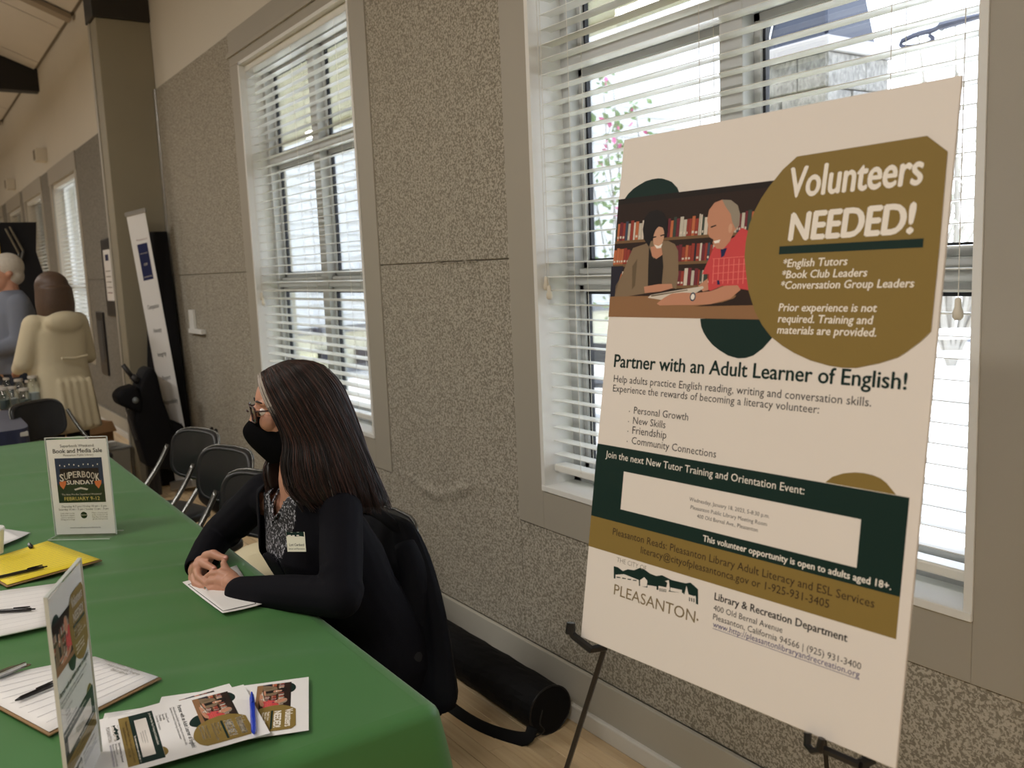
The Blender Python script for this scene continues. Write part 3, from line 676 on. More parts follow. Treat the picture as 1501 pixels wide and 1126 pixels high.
# pens
def pen(a, b, m, label, r=.0048, tipcol='ghair', clip=True):
    d = (b-a); L = d.length; u = d.normalized(); t = thing('pen', label, 'pen', (0,0,0))
    MB().tube([a, a+u*.012, a+u*(L-.02), a+u*(L-.004)], [.0012,r*.9,r,r*.8], 12).build('barrel', m, t, smooth=True)
    MB().tube([a+u*(L-.004), a+u*(L+.006)], r*.45, 8).build('push_button', m, t)
    if clip: MB().tube([a+u*(L-.006)+V(0,0,r+.002), a+u*(L-.045)+V(0,0,r+.001)], .0016, 6).build('clip', m, t)
    return t
M_bl = mat('black_plastic', srgb(22,20,22), .3); M_blue = mat('blue_plastic', srgb(28,62,190), .2)
pen(PZ(372,1076,ZT0+.018), PZ(369,1018,ZT0+.018), M_blue, 'blue plastic pen lying across the rightmost flyer')
# clipboards and pads
M_hb = mat('brown_hardboard', srgb(150,118,80), .6, noise_=.1, nscale=60); M_yel = mat('yellow_paper', srgb(246,222,60), .6)
def lines(parent, A, B_, Cc, Dd, n, ink, th=.0006, m0=.12, m1=.9):
    q = MB()
    for k in range(n):
        t = m0+(m1-m0)*k/(n-1); p, r = A.lerp(Dd,t), B_.lerp(Cc,t); q.tube([p.lerp(r,.06)+V(0,0,.0006), p.lerp(r,.94)+V(0,0,.0006)], th, 4, flat=.3)
    o = q.build('ruled_lines', ink, parent); o['kind'] = 'stuff'; return o
M_ink = mat('grey_print', srgb(120,112,110), .7); M_rule = mat('pale_rule', srgb(176,174,180), .7)
def clipboard(px, zb, paperm, label, nl, ink, inset=.03, clip=None):
    r = thing('clipboard', label, 'clipboard', (0,0,0)); q = [PZ(x,y,zb) for x,y in px]; c = sum(q, V(0,0,0))/4
    sheet('hardboard', [p+(p-c)*.035+V(0,0,-.003) for p in q], M_hb, r, .003)
    sheet('paper', [p+V(0,0,.0012) for p in q], paperm, r, .0015)
    if ink: lines(r, *[p+V(0,0,.0022) for p in q], nl, ink)
    if clip:
        a, b = [PZ(*p, zb+.006) for p in clip]; d = (b-a).normalized(); n2 = V(-d.y,d.x,0)
        M_cr = mat('chrome', srgb(200,200,200), .15, metal=1)
        MB().prism([(0,0),((b-a).length,0),((b-a).length*.9,.02),((b-a).length*.62,.03),((b-a).length*.38,.03),((b-a).length*.1,.02)], (-.002,.002), Matrix.Translation(a)@frame(V(0,0,0), d, V(0,0,1), n2)).build('clip', M_cr, r, bevel=.001)
        MB().tube([a.lerp(b,.15)+V(0,0,.006), a.lerp(b,.85)+V(0,0,.006)], .005, 10).build('clip_spring', M_cr, r)
    return r
clipboard([(-40,828),(69.5,793.8),(146.3,820.6),(10.8,858)], ZT0+.008, M_yel, 'clipboard with a bright yellow printed sheet at the left edge of the table', 15, M_ink)
MB_ = thing('binder_clip', 'small black clip on the top edge of the yellow sheet', 'clip', PZ(44,800,ZT0+.014)); MB().tube([(-.018,0,0),(.018,0,0)], .006, 6).build('clip_body', M_bl, MB_); MB().ball((.02,0,.002), .007, 6).build('clip_lever', M_bl, MB_)
pen(PZ(-14,849,ZT0+.016), PZ(66,831,ZT0+.016), M_bl, 'black pen lying on the yellow sheet')
cb2 = thing('notepad', 'white lined notepad between the yellow clipboard and the upright sign', 'notepad', (0,0,0))
q = [PZ(x,y,ZT0+.004) for x,y in ((-60,905),(92,854),(76,916),(-60,950))]; q = [PZ(-80,878,ZT0+.004), PZ(92.7,854.8,ZT0+.004), PZ(76,916,ZT0+.004), PZ(-90,952,ZT0+.004)]
sheet('pages', q, M_paper, cb2, .004); lines(cb2, *[p+V(0,0,.0025) for p in q], 9, M_rule, .0004)
pen(PZ(-30,898,ZT0+.012), PZ(48,893,ZT0+.012), M_bl, 'black pen lying on the white notepad')
c3 = clipboard([(-60,1003),(139,963.5),(231.9,993.3),(72,1073.9)], ZT0+.005, M_paper, 'clipboard with white sign-up sheet partly behind the upright acrylic sign', 9, M_rule, clip=((-12,998),(46,974)))
qa = [PZ(*p, ZT0+.009) for p in ((150,968),(205,985))]
for k in range(3):
    o_ = PZ(150+6*k,968+7*k,ZT0+.009); u_ = (PZ(205,985,ZT0+.009)-PZ(150,968,ZT0+.009)).normalized()
    q = Print(); q.text(['Pleasanton Reads: Volunteer','Adult Literacy/ESL Program','Event sign-in'][k], 0, 0, [.12,.105,.05][k], 'grey', res=1)
    t = q.build('printed_heading', c3); t.matrix_world = frame(o_, u_, u_.cross(V(0,0,1)), V(0,0,-1))
pen(PZ(22,1027,ZT0+.014), PZ(86,1000,ZT0+.014), M_bl, 'black pen lying on the white sign-up sheet')
for k in range(4):
    s = flat('paper_sheet', [(-60,768+k),(12,776+k*.7),(45-k*4,781+k*2),(-20,806+k)], ZT0+.002+k*.002); tag(s, ['lowest','second lowest','second highest','topmost'][k]+' white sheet of the small pile behind the yellow clipboard', 'paper', 'white sheets at the left edge')
M_foam = mat('white_cup', srgb(232,232,230), .4)
cp = thing('paper_cup', 'white paper cup cut off by the left edge of the photo', 'cup', PZ(-10,812,ZT0+.012)); MB().tube([(0,0,0),(0,0,.001),(0,0,.07),(0,0,.072)], [.027,.0275,.036,.037], 24).build('cup_wall', M_foam, cp, smooth=True); MB().tube([(0,0,.072),(0,0,.078)], [.039,.037], 24).build('lid', M_foam, cp)
# acrylic sign holders
M_acr = glass_mat('acrylic', (.98,.985,.98), gloss=.02, k=.16)
M_edge = mat('acrylic_edge', srgb(206,212,206), .15, spec=.8)
def holder(bl0, br0, h, lean, label, design, foot=.09, sgn=1):
    e1 = (br0-bl0); W = e1.length; e1.normalize(); up = (V(0,0,1)+sgn*lean*V(0,0,1).cross(e1)).normalized(); n = up.cross(e1)   # n: behind
    r = thing('sign_holder', label, 'sign', (0,0,0)); r.matrix_world = frame(bl0+up*h, e1, -up, n*1)
    # local: x right, y down, z towards the back
    for z in (-.0016, .0016): MB().box((0,0,z-.0008),(W,h,z+.0008)).build('acrylic_sheet', M_acr, r)
    MB().box((-.001,-.0015,-.0028),(W+.001,.0005,.0028)).box((-.001,0,-.0028),(.0005,h,.0028)).box((W-.0005,0,-.0028),(W+.001,h,.0028)).build('acrylic_edge', M_edge, r)
    ft = MB().box((0,h,-.5*foot),(W,h+.002,.5*foot)).build('foot', M_acr, r)
    MB().box((0,h,-.5*foot-.0008),(W,h+.002,-.5*foot+.0008)).box((0,h,.5*foot-.0008),(W,h+.002,.5*foot+.0008)).box((-.0008,h,-.5*foot),(.0008,h+.002,.5*foot)).build('foot_edge', M_edge, r)
    MB().box((.003,.006,-.0004),(W-.003,h-.003,.0004)).build('paper', M_paper, r)
    return r, W
fz = ZT0
bl0 = PZ(82,785,fz); br0 = PZ(171,783,fz)
sg, W = holder(bl0, br0, .318, .0, 'clear acrylic holder with the book sale flyer standing near the far side of the table', None)
H_ = .318; q = Print(); yy = lambda v: .008+v*(H_-.012); xx = lambda u: .004+u*(W-.008)
q.text('Superbook Weekend:', xx(.22), yy(.075), xx(.80), 'black'); q.text('Book and Media Sale', xx(.09), yy(.135), xx(.92), 'black', bold=.015); q.text('Pleasanton Public Library', xx(.26), yy(.17), xx(.77), 'grey')
q.rect(xx(.10), yy(.19), xx(.90), yy(.665), 'sky', 1).rect(xx(.10), yy(.47), xx(.90), yy(.665), 'dgreen', 2)
for k in range(9): q.ell(xx(.18+.08*k), yy(.265+.01*math.sin(k*2)), .0018, .0026, 'white', 3, 8)
q.rect(xx(.17), yy(.30), xx(.83), yy(.46), 'dark', 2)
for k, ch in enumerate('SUPERBOOK'):
    a = (k-4)/4; q.text(ch, xx(.16+.076*k), yy(.395+.02*a*a*2-.0), xx(.16+.076*k+.062), 'book7' if k%2 else 'white', 5, cap=.021+.004*a*a, bold=.03)
q.text('SUNDAY', xx(.27), yy(.47), xx(.73), 'white', 5, cap=.014, bold=.03)
for sx in (.2, .8): q.poly([(xx(sx-.06),yy(.44)),(xx(sx+.06),yy(.43)),(xx(sx+.05),yy(.47)),(xx(sx),yy(.52)),(xx(sx-.05),yy(.48))], 'orange', 4)
q.poly([(xx(.38),yy(.52)),(xx(.5),yy(.50)),(xx(.62),yy(.52)),(xx(.6),yy(.535)),(xx(.5),yy(.52)),(xx(.4),yy(.535))], 'book2', 4)
q.text('The Best Pre-the Superbowl Weekend!', xx(.16), yy(.585), xx(.84), 'book2', 5); q.text('FEBRUARY 9-12', xx(.2), yy(.64), xx(.8), 'yellow', 5, cap=.012)
q.text('Thursday 4-7 pm / Friday 10 am - 5 pm', xx(.13), yy(.715), xx(.9), 'black'); q.text('Saturday 10 am - 5 pm / Sunday 12 pm - 3 pm', xx(.08), yy(.745), xx(.93), 'black')
q.ell(xx(.5), yy(.80), .011, .011, 'dgreen', 2)
q.text('FRIENDS', xx(.45), yy(.805), xx(.55), 'paper', 3)
for k in range(4): q.text(['Collectible books','and rare items','open to members','bring your bags'][k], xx(.1), yy(.785+.022*k), xx(.34), 'grey', res=1); q.text(['Music, movies and','audio books for all','Bag day on Sunday','great low prices'][k], xx(.64), yy(.785+.022*k), xx(.9), 'grey', res=1)
q.text('www.friendsofthepleasantonlibrary.org', xx(.24), yy(.94), xx(.76), 'black')
o = q.build('printed_design', sg); o.location = (0,0,-.0006)
# near holder with the volunteer flyer, seen almost edge-on
A0, B0 = PZ(149,1112,fz), P(104,1130,1.52); B0 = V(-1.415,.135,fz)
sg2, W2_ = holder(B0, A0, .352, .0, 'clear acrylic holder with the volunteer flyer, seen nearly edge-on at the near left', None)
o = link('printed_design', art_me, sg2); o.scale = ((W2_-.006)/BW, .34/BH, 1); o.location = (.003,.007,-.0006)
CHR = .27
# ------------------------------------------------------------------ folding chairs
M_vin = mat('black_vinyl', srgb(28,28,30), .42, bump=.1, bscale=300); M_steel = mat('chair_steel', srgb(118,118,116), .25, metal=.85)
def folding_chair(label, loc, rz, seat=True):
    """local: faces -y, back plane at y=+.2, seat at z .45"""
    r = thing('folding_chair', label, 'chair', loc, rz, 'black padded folding chairs')
    # contoured back: rounded outline, curved in plan, with a steel rim
    def bpt(u, v, off):         # u -1..1, v 0..1
        wd = .205*(1-.10*(1-v)) ; x = u*wd
        return V(x, .205+.045*(1-u*u)+.05*(v-.5)+off, .585+.235*v)
    def outline(n=40):
        pts = []
        for k in range(n):
            a = 2*PI*k/n; c, s_ = math.cos(a), math.sin(a); e = .42
            pts.append((math.copysign(abs(c)**e, c), .5+.5*math.copysign(abs(s_)**(e+.15), s_)))
        return pts
    ol = outline(); rings = []
    for off, sc in ((-.012,.88),(-.017,.93),(-.010,.98),(.0,1.0),(.012,.985)):
        rings.append([bpt(u*sc, .5+(v-.5)*sc, off) for u, v in ol])
    b = MB()
    for off, flip in ((-.012,0),(.012,1)):
        g = []; sc = .88 if off < 0 else .985
        k = len(b.v); c_ = bpt(0,.5,off); ring0 = [bpt(u*sc, .5+(v-.5)*sc, off) for u, v in ol]; ring1 = [bpt(u*sc*.5, .5+(v-.5)*sc*.5, off) for u, v in ol]
        b.loft([ring0, ring1, [c_]*len(ol)], cap=False)
    b.loft(rings, cap=False); b.build('backrest', M_vin, r, smooth=True)
    MB().tube([bpt(u*1.01, .5+(v-.5)*1.02, .008) for u, v in ol]+[bpt(ol[0][0]*1.01, .5+(ol[0][1]-.5)*1.02, .008)], .0055, 6, cap=False).build('back_rim', M_steel, r, smooth=True)
    sb = MB(); rings = []
    for z, sc in ((.435,.95),(.442,1),(.462,1),(.474,.96),(.478,.8),(.479,.3)):
        rings.append([V(.205*sc*math.copysign(abs(math.cos(a))**.5, math.cos(a)), -.0+.2*sc*math.copysign(abs(math.sin(a))**.5, math.sin(a)), z) for a in [2*PI*k/32 for k in range(32)]])
    sb.loft(rings).build('seat', M_vin, r, smooth=True)
    for s in (-1, 1):
        MB().tube(catmull([(s*.215,-.27,.012),(s*.215,-.1,.36),(s*.212,.12,.62),(s*.208,.20,.74)],4), .0115, 8).build('leg', M_steel, r, smooth=True)
        MB().tube(catmull([(s*.195,.30,.012),(s*.195,.13,.28),(s*.195,-.02,.44)],4), .011, 8).build('leg', M_steel, r, smooth=True)
        MB().cap_((s*.215,-.27,.011),(s*.215,-.262,.03),.0135,.0135).build('foot_cap', M_bl, r); MB().cap_((s*.195,.30,.011),(s*.195,.293,.03),.0135,.0135).build('foot_cap', M_bl, r)
    MB().tube([(-.195,.24,.13),(.195,.24,.13)], .008, 8).build('stretcher', M_steel, r); MB().tube([(-.213,-.17,.22),(.213,-.17,.22)], .008, 8).build('stretcher', M_steel, r)
    return r
folding_chair('black padded folding chair farthest along the wall, nearest the black luggage bag', (-4.28,.90,0), CHR)
folding_chair('black padded folding chair second from the black luggage bag, between the other two empty chairs', (-3.71,.87,0), CHR)
folding_chair('black padded folding chair just behind the seated woman, partly hidden by her', (-3.14,.80,0), CHR)
wc = folding_chair('black folding chair that the woman sits on, covered by the dark coat', (-2.38,.91,0), .06)
# ------------------------------------------------------------------ the seated woman
M_skin = mat('skin', srgb(192,142,118), .5, sub=.08, noise_=.06, nscale=60)
M_card = mat('navy_black_knit', srgb(13,13,20), .85, bump=.3, bscale=700, spec=.15)
M_blouse = thresh_mat('patterned_blouse', srgb(20,21,28), srgb(176,176,184), 215, .55, .62, .7, .05, stretch=(1,1,.62), detail=1)
M_trs = mat('black_trousers', srgb(20,20,24), .8)
M_hairm = mat('dark_brown_hair', srgb(30,22,20), .36, spec=.35, noise_=.35, nscale=40); M_hair2 = mat('reddish_brown_hair', srgb(70,46,40), .35, spec=.35); M_hair3 = mat('grey_hair', srgb(176,166,156), .4)
M_mask = mat('black_mask', srgb(9,9,12), .9, spec=.1, bump=.2, bscale=900)
wm = thing('person', 'woman with long dark hair, black face mask and black cardigan seated at the green table', 'person', (0,0,0))
TS = V(.99,.14,0).normalized(); TF = V(.14,-.99,0).normalized()          # her left, her front
SHC = P(441,722,2.385); PEL = V(-2.19,1.00,.50)                           # between shoulders, pelvis
HDC = P(425,598,2.35)                                                     # middle of the skull
HF = (-RIGHT*.92-AHEAD*.35-UP*.14).normalized(); HS0 = V(0,0,1).cross(HF).normalized(); HU = HF.cross(HS0).normalized(); HS = HS0
def hp(f, s, u): return HDC+HF*f+HS*s+HU*u
shL, shR = P(500,750,2.27), P(387,722,2.49)
elL, wrL = P(500,876,2.10), P(352,868,2.285)
elR, wrR = P(322,782,2.62), P(292,829,2.46)
b = MB()
# skull, face, neck
b.ball(hp(-.012,0,.022), .1, 16, (1,1,1), frame(V(0,0,0),HF,HS,HU)@Matrix.Diagonal((.098/.1,.076/.1,.094/.1,1)))
b.ball(hp(.022,0,-.045), .1, 14, (1,1,1), frame(V(0,0,0),HF,HS,HU)@Matrix.Diagonal((.068/.1,.058/.1,.075/.1,1)))
b.cap_(hp(.058,0,-.098), hp(.045,0,-.085), .020, .03)
b.cap_(hp(.084,0,.012), hp(.098,0,-.028), .009, .013); b.ball(hp(.096,0,-.034), .013, 8)
for s in (-1,1):
    b.cap_(hp(.076,s*.012,.026), hp(.066,s*.046,.028), .009, .009); b.ball(hp(.062,s*.038,-.022), .024, 8)
    b.ball(hp(-.012,s*.076,-.012), .02, 8, (1,1,1), frame(V(0,0,0),HF,HS,HU)@Matrix.Diagonal((.8,.35,1.4,1)))
nk = SHC+V(0,0,.035)+TF*-.0
b.cap_(hp(-.02,0,-.07), nk, .05, .056); b.cap_(nk, SHC-V(0,0,.06)-TF*.01, .056, .058)
# torso core and arms
chest = SHC-V(0,0,.13)
b.cap_(shL+V(0,0,-.02), shR+V(0,0,-.02), .045, .045); b.cap_(chest+TS*.05, PEL+V(0,0,.1)+TS*.04, .066, .08); b.cap_(chest-TS*.04, PEL+V(0,0,.1)-TS*.04, .066, .08)
b.chain([shL, elL, wrL], [.042,.036,.025]); b.chain([shR, elR, wrR], [.042,.036,.025])
# hands, clasped on the table
def h8(x, y, d): return P(260+x/6.62, 740+y/6.62, d)
def fing(pts, r): b.chain([h8(*p) for p in pts], r)
dL = 2.315
fing([(640,800,2.30),(520,760,2.30)], [.024,.024]); wl = h8(590,790,2.30); b.cap_(wl, wrL, .024, .025)
fing([(540,730,dL),(425,665,dL+.01)], [.019,.014]); fing([(540,775,dL-.002),(405,735,dL)], [.02,.014]); fing([(540,815,dL),(400,800,dL)], [.019,.0135]); fing([(545,850,dL+.005),(410,862,dL)], [.017,.0125])
fing([(425,660,dL+.012),(335,668,dL+.012),(285,700,dL+.02)], [.0105,.0092,.0078])
fing([(405,735,dL),(315,742,dL+.002),(268,790,dL+.012)], [.0108,.0094,.008])
fing([(400,800,dL),(312,815,dL+.0),(250,850,dL+.008)], [.0105,.009,.0078])
fing([(410,862,dL),(320,890,dL+.002),(225,905,dL+.008)], [.0098,.0082,.007])
fing([(545,700,dL+.012),(480,640,dL+.018),(448,572,dL+.022)], [.0135,.0112,.0088])
dR = 2.40
rw = h8(190,640,2.44); b.cap_(rw, wrR, .024, .026)
fing([(205,640,2.43),(230,560,2.40)], [.023,.019]); fing([(230,600,2.41),(300,505,2.385)], [.021,.017]); fing([(190,680,2.41),(200,600,2.38)], [.02,.017]); fing([(170,700,2.41),(165,760,2.385)], [.018,.015])
fing([(280,500,2.385),(350,478,2.365),(415,510,2.352),(468,518,2.346)], [.014,.0125,.0105,.0085])
fing([(235,560,2.38),(295,592,2.355),(355,622,2.335)], [.0125,.0105,.0085])
fing([(190,630,2.375),(205,700,2.345),(270,752,2.325)], [.0118,.010,.0082])
fing([(165,700,2.375),(172,765,2.345),(232,798,2.328)], [.0112,.0098,.008])
fing([(160,760,2.375),(162,822,2.35),(200,862,2.335)], [.010,.0085,.0072])
me = baked(b, .0027, 3, .4, 'body'); me.materials.append(M_skin); link('body', me, wm)
MB().tube([h8(262,800,2.30),h8(276,812,2.298),h8(288,828,2.302)], .0022, 6).build('ring', mat('silver', srgb(220,220,225), .15, metal=1), wm)
for x, y, d, r_ in ((468,512,2.339,.006),(352,612,2.328,.0055)): 
    MB().ball(h8(x,y,d), r_, 8, (1,1,.7)).build('fingernail', mat('nail', srgb(226,172,160), .25), wm, smooth=True)
# eyes, brows
M_eye = mat('eye_white', srgb(226,220,214), .2); M_iris = mat('iris', srgb(50,34,24), .2)
for s in (-1,1):
    MB().ball(hp(.071,s*.031,.004), .0115, 10).build('eye', M_eye, wm, smooth=True); MB().ball(hp(.080,s*.0315,.001), .0052, 8).build('iris', M_iris, wm, smooth=True)
    MB().tube([hp(.084,s*.014,.030), hp(.084,s*.032,.034), hp(.072,s*.05,.029)], [.002,.003,.0015], 6).build('eyebrow', M_hairm, wm, smooth=True)
    MB().tube([hp(.083,s*.018,.009), hp(.086,s*.031,.013), hp(.077,s*.045,.008)], [.0016,.0024,.0016], 6).build('eyelid', M_skin, wm, smooth=True)
# glasses
gl = thing('g', None, None); bpy.data.objects.remove(gl)
M_rim = mat('dark_red_rim', srgb(52,22,22), .2); M_lens = glass_mat('lens', gloss=.15)
G = MB().build('glasses', M_rim, wm) if False else None
gm = MB()
for s in (-1,1):
    rim = []
    for k in range(20):
        a = 2*PI*k/20; c, q = math.cos(a), math.sin(a); e = .6
        yy_ = s*((.036)+.0285*math.copysign(abs(c)**e, c)); zz_ = .002+.0205*math.copysign(abs(q)**e, q); rim.append(hp(.100-.25*abs(abs(yy_)-.02)*.6, yy_, zz_))
    gm.tube(rim+[rim[0]], .0023, 6, cap=False)
    gm.tube([hp(.092,s*.059,.012), hp(.06,s*.076,.012), hp(-.01,s*.081,.006), hp(-.025,s*.079,-.006)], .0022, 6)
gm.tube([hp(.107,-.01,.008), hp(.110,0,.011), hp(.107,.01,.008)], .0022, 6)
go = gm.build('glasses', M_rim, wm, smooth=True)
for s in (-1,1):
    MB().add([hp(.100-.25*abs(abs(s*(.036+.027*math.cos(2*PI*k/16)))-.02)*.6, s*(.036+.027*math.cos(2*PI*k/16)), .002+.019*math.sin(2*PI*k/16)) for k in range(16)], [tuple(range(16))]).build('lens', M_lens, go)
# face mask: pleated cup with a centre ridge, bridge to chin
rows = []
for i in range(13):
    v = i/12; u_ = -.012-.128*v
    fr = [.094,.114,.124,.127,.126,.122,.117,.110,.102,.094,.086,.078,.066][i]; hw = [.042,.052,.060,.066,.070,.072,.072,.071,.068,.062,.054,.044,.030][i]
    row = []
    for j in range(21):
        a = (j-10)/10; back = fr-(fr-(.006+.02*v))*abs(a)**1.55; row.append(hp(back, a*hw*(1.0-.0*abs(a)), u_-(.0 if abs(a)<.6 else .0)+.006*(1-abs(a))*(1 if i==0 else 0)+ (abs(a)**2)*.010*(1-v*2)*-1))
    rows.append(row)
mk = MB().grid(rows).build('face_mask', M_mask, wm, smooth=True, solid=.0025, subd=1)
for s in (-1,1): MB().tube([hp(.02,s*.066,-.028), hp(-.008,s*.080,.004), hp(-.026,s*.080,-.01), hp(.01,s*.07,-.10)], .0014, 5).build('ear_loop', M_mask, wm)
# clothes
def ringt(c, hw, hd, n=28, f=TF, s=TS, e=.8):
    return [c+s*(hw*math.copysign(abs(math.cos(2*PI*k/n))**e, math.cos(2*PI*k/n)))+f*(hd*math.copysign(abs(math.sin(2*PI*k/n))**e, math.sin(2*PI*k/n))) for k in range(n)]
sp_ = lambda t: (SHC-V(0,0,.02)).lerp(PEL, t)
def torso(k, up=.02):
    t = MB(); t.loft([ringt(SHC+V(0,0,up), .07+k, .055+k), ringt(SHC-V(0,0,.0), .135+k,.075+k), ringt(sp_(.12), .165+k,.095+k), ringt(sp_(.3)+TF*.012, .165+k,.125+k), ringt(sp_(.5)+TF*.012,.16+k,.118+k), ringt(sp_(.75),.17+k,.125+k), ringt(PEL,.185+k,.14+k), ringt(PEL-V(0,0,.06),.18+k,.13+k)]); return t
def tl(p): q = p-SHC; return q.dot(TS), q.dot(TF), q.z
me = baked(torso(0), .006, 6, .5, 'blouse')
def keepb(p):
    s, f, z = tl(p)
    if z > -.0 and math.hypot(s, f) < .075: return False
    if f > 0 and z > -.062 and abs(s) < .004+(z+.062)*.62: return False
    return True
cutmesh(me, keepb); me.materials.append(M_blouse); o = link('blouse', me, wm); md = o.modifiers.new('s','SOLIDIFY'); md.thickness = .003
# blouse collar band along the V
MB().tube([SHC+TS*.052+TF*.03+V(0,0,.015), SHC+TS*.030+TF*.068-V(0,0,.018), SHC+TF*.088-V(0,0,.062), SHC-TS*.030+TF*.068-V(0,0,.018), SHC-TS*.052+TF*.03+V(0,0,.015)], .0035, 6).build('collar', M_blouse, wm, smooth=True)
t = torso(.014, .03)
for sh, el, wr, sgn in ((shL,elL,wrL,1),(shR,elR,wrR,-1)):
    t.cap_(sh-V(0,0,.012)-TS*sgn*.02, sh-V(0,0,.01)+TS*sgn*.004, .050, .048)
    u1 = sh.lerp(el,.5)
    t.chain([sh, u1+V(0,0,-.004), el, el.lerp(wr,.5)+V(0,0,.004), wr], [.052,.051,.046,.042,.036])
    for k in range(5): t.ball(el.lerp(sh,.08+.13*k)+V(random.uniform(-.012,.012),random.uniform(-.015,.015),random.uniform(-.01,.01)), .045, 8)
    for k in range(3): t.ball(el.lerp(wr,.2+.25*k)+V(0,0,.006), .042-.003*k, 8)
me = baked(t, .005, 5, .5, 'cardigan')
def keepc(p):
    s, f, z = tl(p)
    if f > .035 and z > -.42 and -.078-.02*max(0,-z-.1)/.3 < s < .056+.02*max(0,-z-.1)/.3+.05*min(1,max(0,(z+.16)/.11)) and (p-wrL).length > .12 and (p-wrR).length > .1 and (p-elR).length > .07 and p.z > TZ-.03: 
        # leave the front panels where the sleeves cross before the body
        dl = min((p-elL.lerp(wrL,k/10)).length for k in range(11)); dr = min((p-shR.lerp(elR,k/10)).length for k in range(11))
        if dl > .062 and dr > .07: return False
    if z > -.005 and math.hypot(s, f) < .075: return False
    if (p-wrL).dot((wrL-elL).normalized()) > .022 and (p-wrL).length < .06: return False
    if (p-wrR).dot((wrR-elR).normalized()) > .020 and (p-wrR).length < .06: return False
    return True
cutmesh(me, keepc); me.materials.append(M_card); o = link('cardigan', me, wm); md = o.modifiers.new('s','SOLIDIFY'); md.thickness = .004; md.offset = 1
# trousers and shoes under the table
t = MB(); kn = {1: PEL+TF*.44+TS*.10-V(0,0,.01), -1: PEL+TF*.44-TS*.10-V(0,0,.01)}
for s in (-1,1):
    an = V(kn[s].x, kn[s].y+.04, .09); t.chain([PEL+TS*s*.09, kn[s], an], [.095,.068,.045])
t.cap_(PEL-TS*.09, PEL+TS*.09, .11, .11)
me = baked(t, .01, 4, .5, 'trousers'); me.materials.append(M_trs); link('trousers', me, wm)
for s in (-1,1):
    an = V(kn[s].x, kn[s].y+.04, .05); t = MB(); t.chain([an+V(0,.02,-.005), an+TF*.15-V(0,0,.02)], [.042,.03]); t.box((an.x-.04,an.y-.17,.0),(an.x+.04,an.y+.05,.02))
    me = baked(t, .007, 2, .5, 'shoe'); me.materials.append(M_bl); link('shoe', me, wm)
# name badge
bc = P(437.5,795,2.175); 
e1 = (P(455,808,2.16)-P(419,808,2.20)).normalized(); e2 = (P(420,808,2.2)-P(419,781,2.2)).normalized(); e2 = (e2-e1*e2.dot(e1)).normalized(); e3 = e1.cross(e2)
bdg = MB().box((0,0,0),(.060,.047,.0012)).build('name_badge', mat('badge_card', srgb(232,230,214), .35), wm, bevel=.0005); bdg.matrix_world = frame(P(419,780.5,2.165)-e3*.0, e1, e2, e3)
q = Print(); q.text('Lori Carducci', .008, .033, .056, 'black', bold=.01); q.text('Library and Recreation', .005, .0415, .057, 'black')
q.poly([(0.001,0),(.008,-.0012),(.018,.0006),(.028,-.0008),(.04,.0006),(.05,-.001),(.058,.0005),(.058,.011),(.045,.0095),(.03,.0105),(.015,.008),(.001,.010)], 'green', 2); q.poly([(.004,.007),(.015,.006),(.016,.010),(.004,.0095)], 'paper', 3); q.rect(.02,.007,.028,.0098,'paper',3); q.rect(.034,.0065,.042,.009,'paper',3)
o = q.build('printed_badge', bdg); o.matrix_parent_inverse = Matrix.Identity(4)
# hair -------------------------------------------------------------
def lag(t, a, m, c): return a*((t-.5)*(t-1)*2)+m*(-t*(t-1)*4)+c*(t*(t-.5)*2)
HA = [(.068,.004,.098),(.074,.036,.078),(.068,.064,.036),(.051,.086,-.015),(.040,.100,-.070),(.054,.116,-.12),(.050,.136,-.175),(.014,.148,-.225)]
HM = [(0.007, 0.004, 0.122), (-0.001, 0.05, 0.11), (-0.025, 0.088, 0.06), (-0.053, 0.104, -0.01), (-0.079, 0.122, -0.085), (-0.093, 0.15, -0.15), (-0.105, 0.165, -0.21), (-0.113, 0.16, -0.255)]
HB = [(-0.053, 0.002, 0.118), (-0.095, 0.018, 0.102), (-0.133, 0.028, 0.05), (-0.153, 0.034, -0.01), (-0.168, 0.046, -0.085), (-0.18, 0.07, -0.155), (-0.197, 0.09, -0.225), (-0.218, 0.095, -0.285)]
RA = [(.056,-.004,.088),(.050,-.040,.070),(.038,-.066,.030),(.030,-.086,-.015),(.034,-.086,-.070),(.056,-.070,-.12),(.082,-.045,-.165),(.078,-.035,-.215)]
RM = [(0.007, -0.004, 0.122), (-0.001, -0.05, 0.11), (-0.025, -0.086, 0.06), (-0.043, -0.098, -0.01), (-0.058, -0.1, -0.085), (-0.058, -0.1, -0.14), (-0.048, -0.09, -0.19), (-0.033, -0.08, -0.235)]
RB = [(-0.053, -0.002, 0.118), (-0.095, -0.018, 0.102), (-0.131, -0.028, 0.05), (-0.151, -0.034, -0.01), (-0.163, -0.04, -0.085), (-0.168, -0.05, -0.155), (-0.173, -0.06, -0.225), (-0.183, -0.06, -0.3)]
def hpath(t, S, k=1.0):
    A, M_, B__ = S; return [V(*(lag(t, A[i][c], M_[i][c], B__[i][c])*(k if i else 1) for c in range(3))) for i in range(len(A))]
shell = MB()
for S in ((HA,HM,HB),(RA,RM,RB)):
    rows = []
    for i in range(25):
        t = i/24; pts = catmull([p*.955 if j < 5 else V(p.x*.96,p.y*.95,p.z) for j, p in enumerate(hpath(t,S))], 4); rows.append([hp(*p) for p in pts])
    shell.grid(rows)
shell.build('hair', M_hairm, wm, smooth=True, solid=.012)
hs = {M_hairm: MB(), M_hair2: MB(), M_hair3: MB()}
random.seed(11)
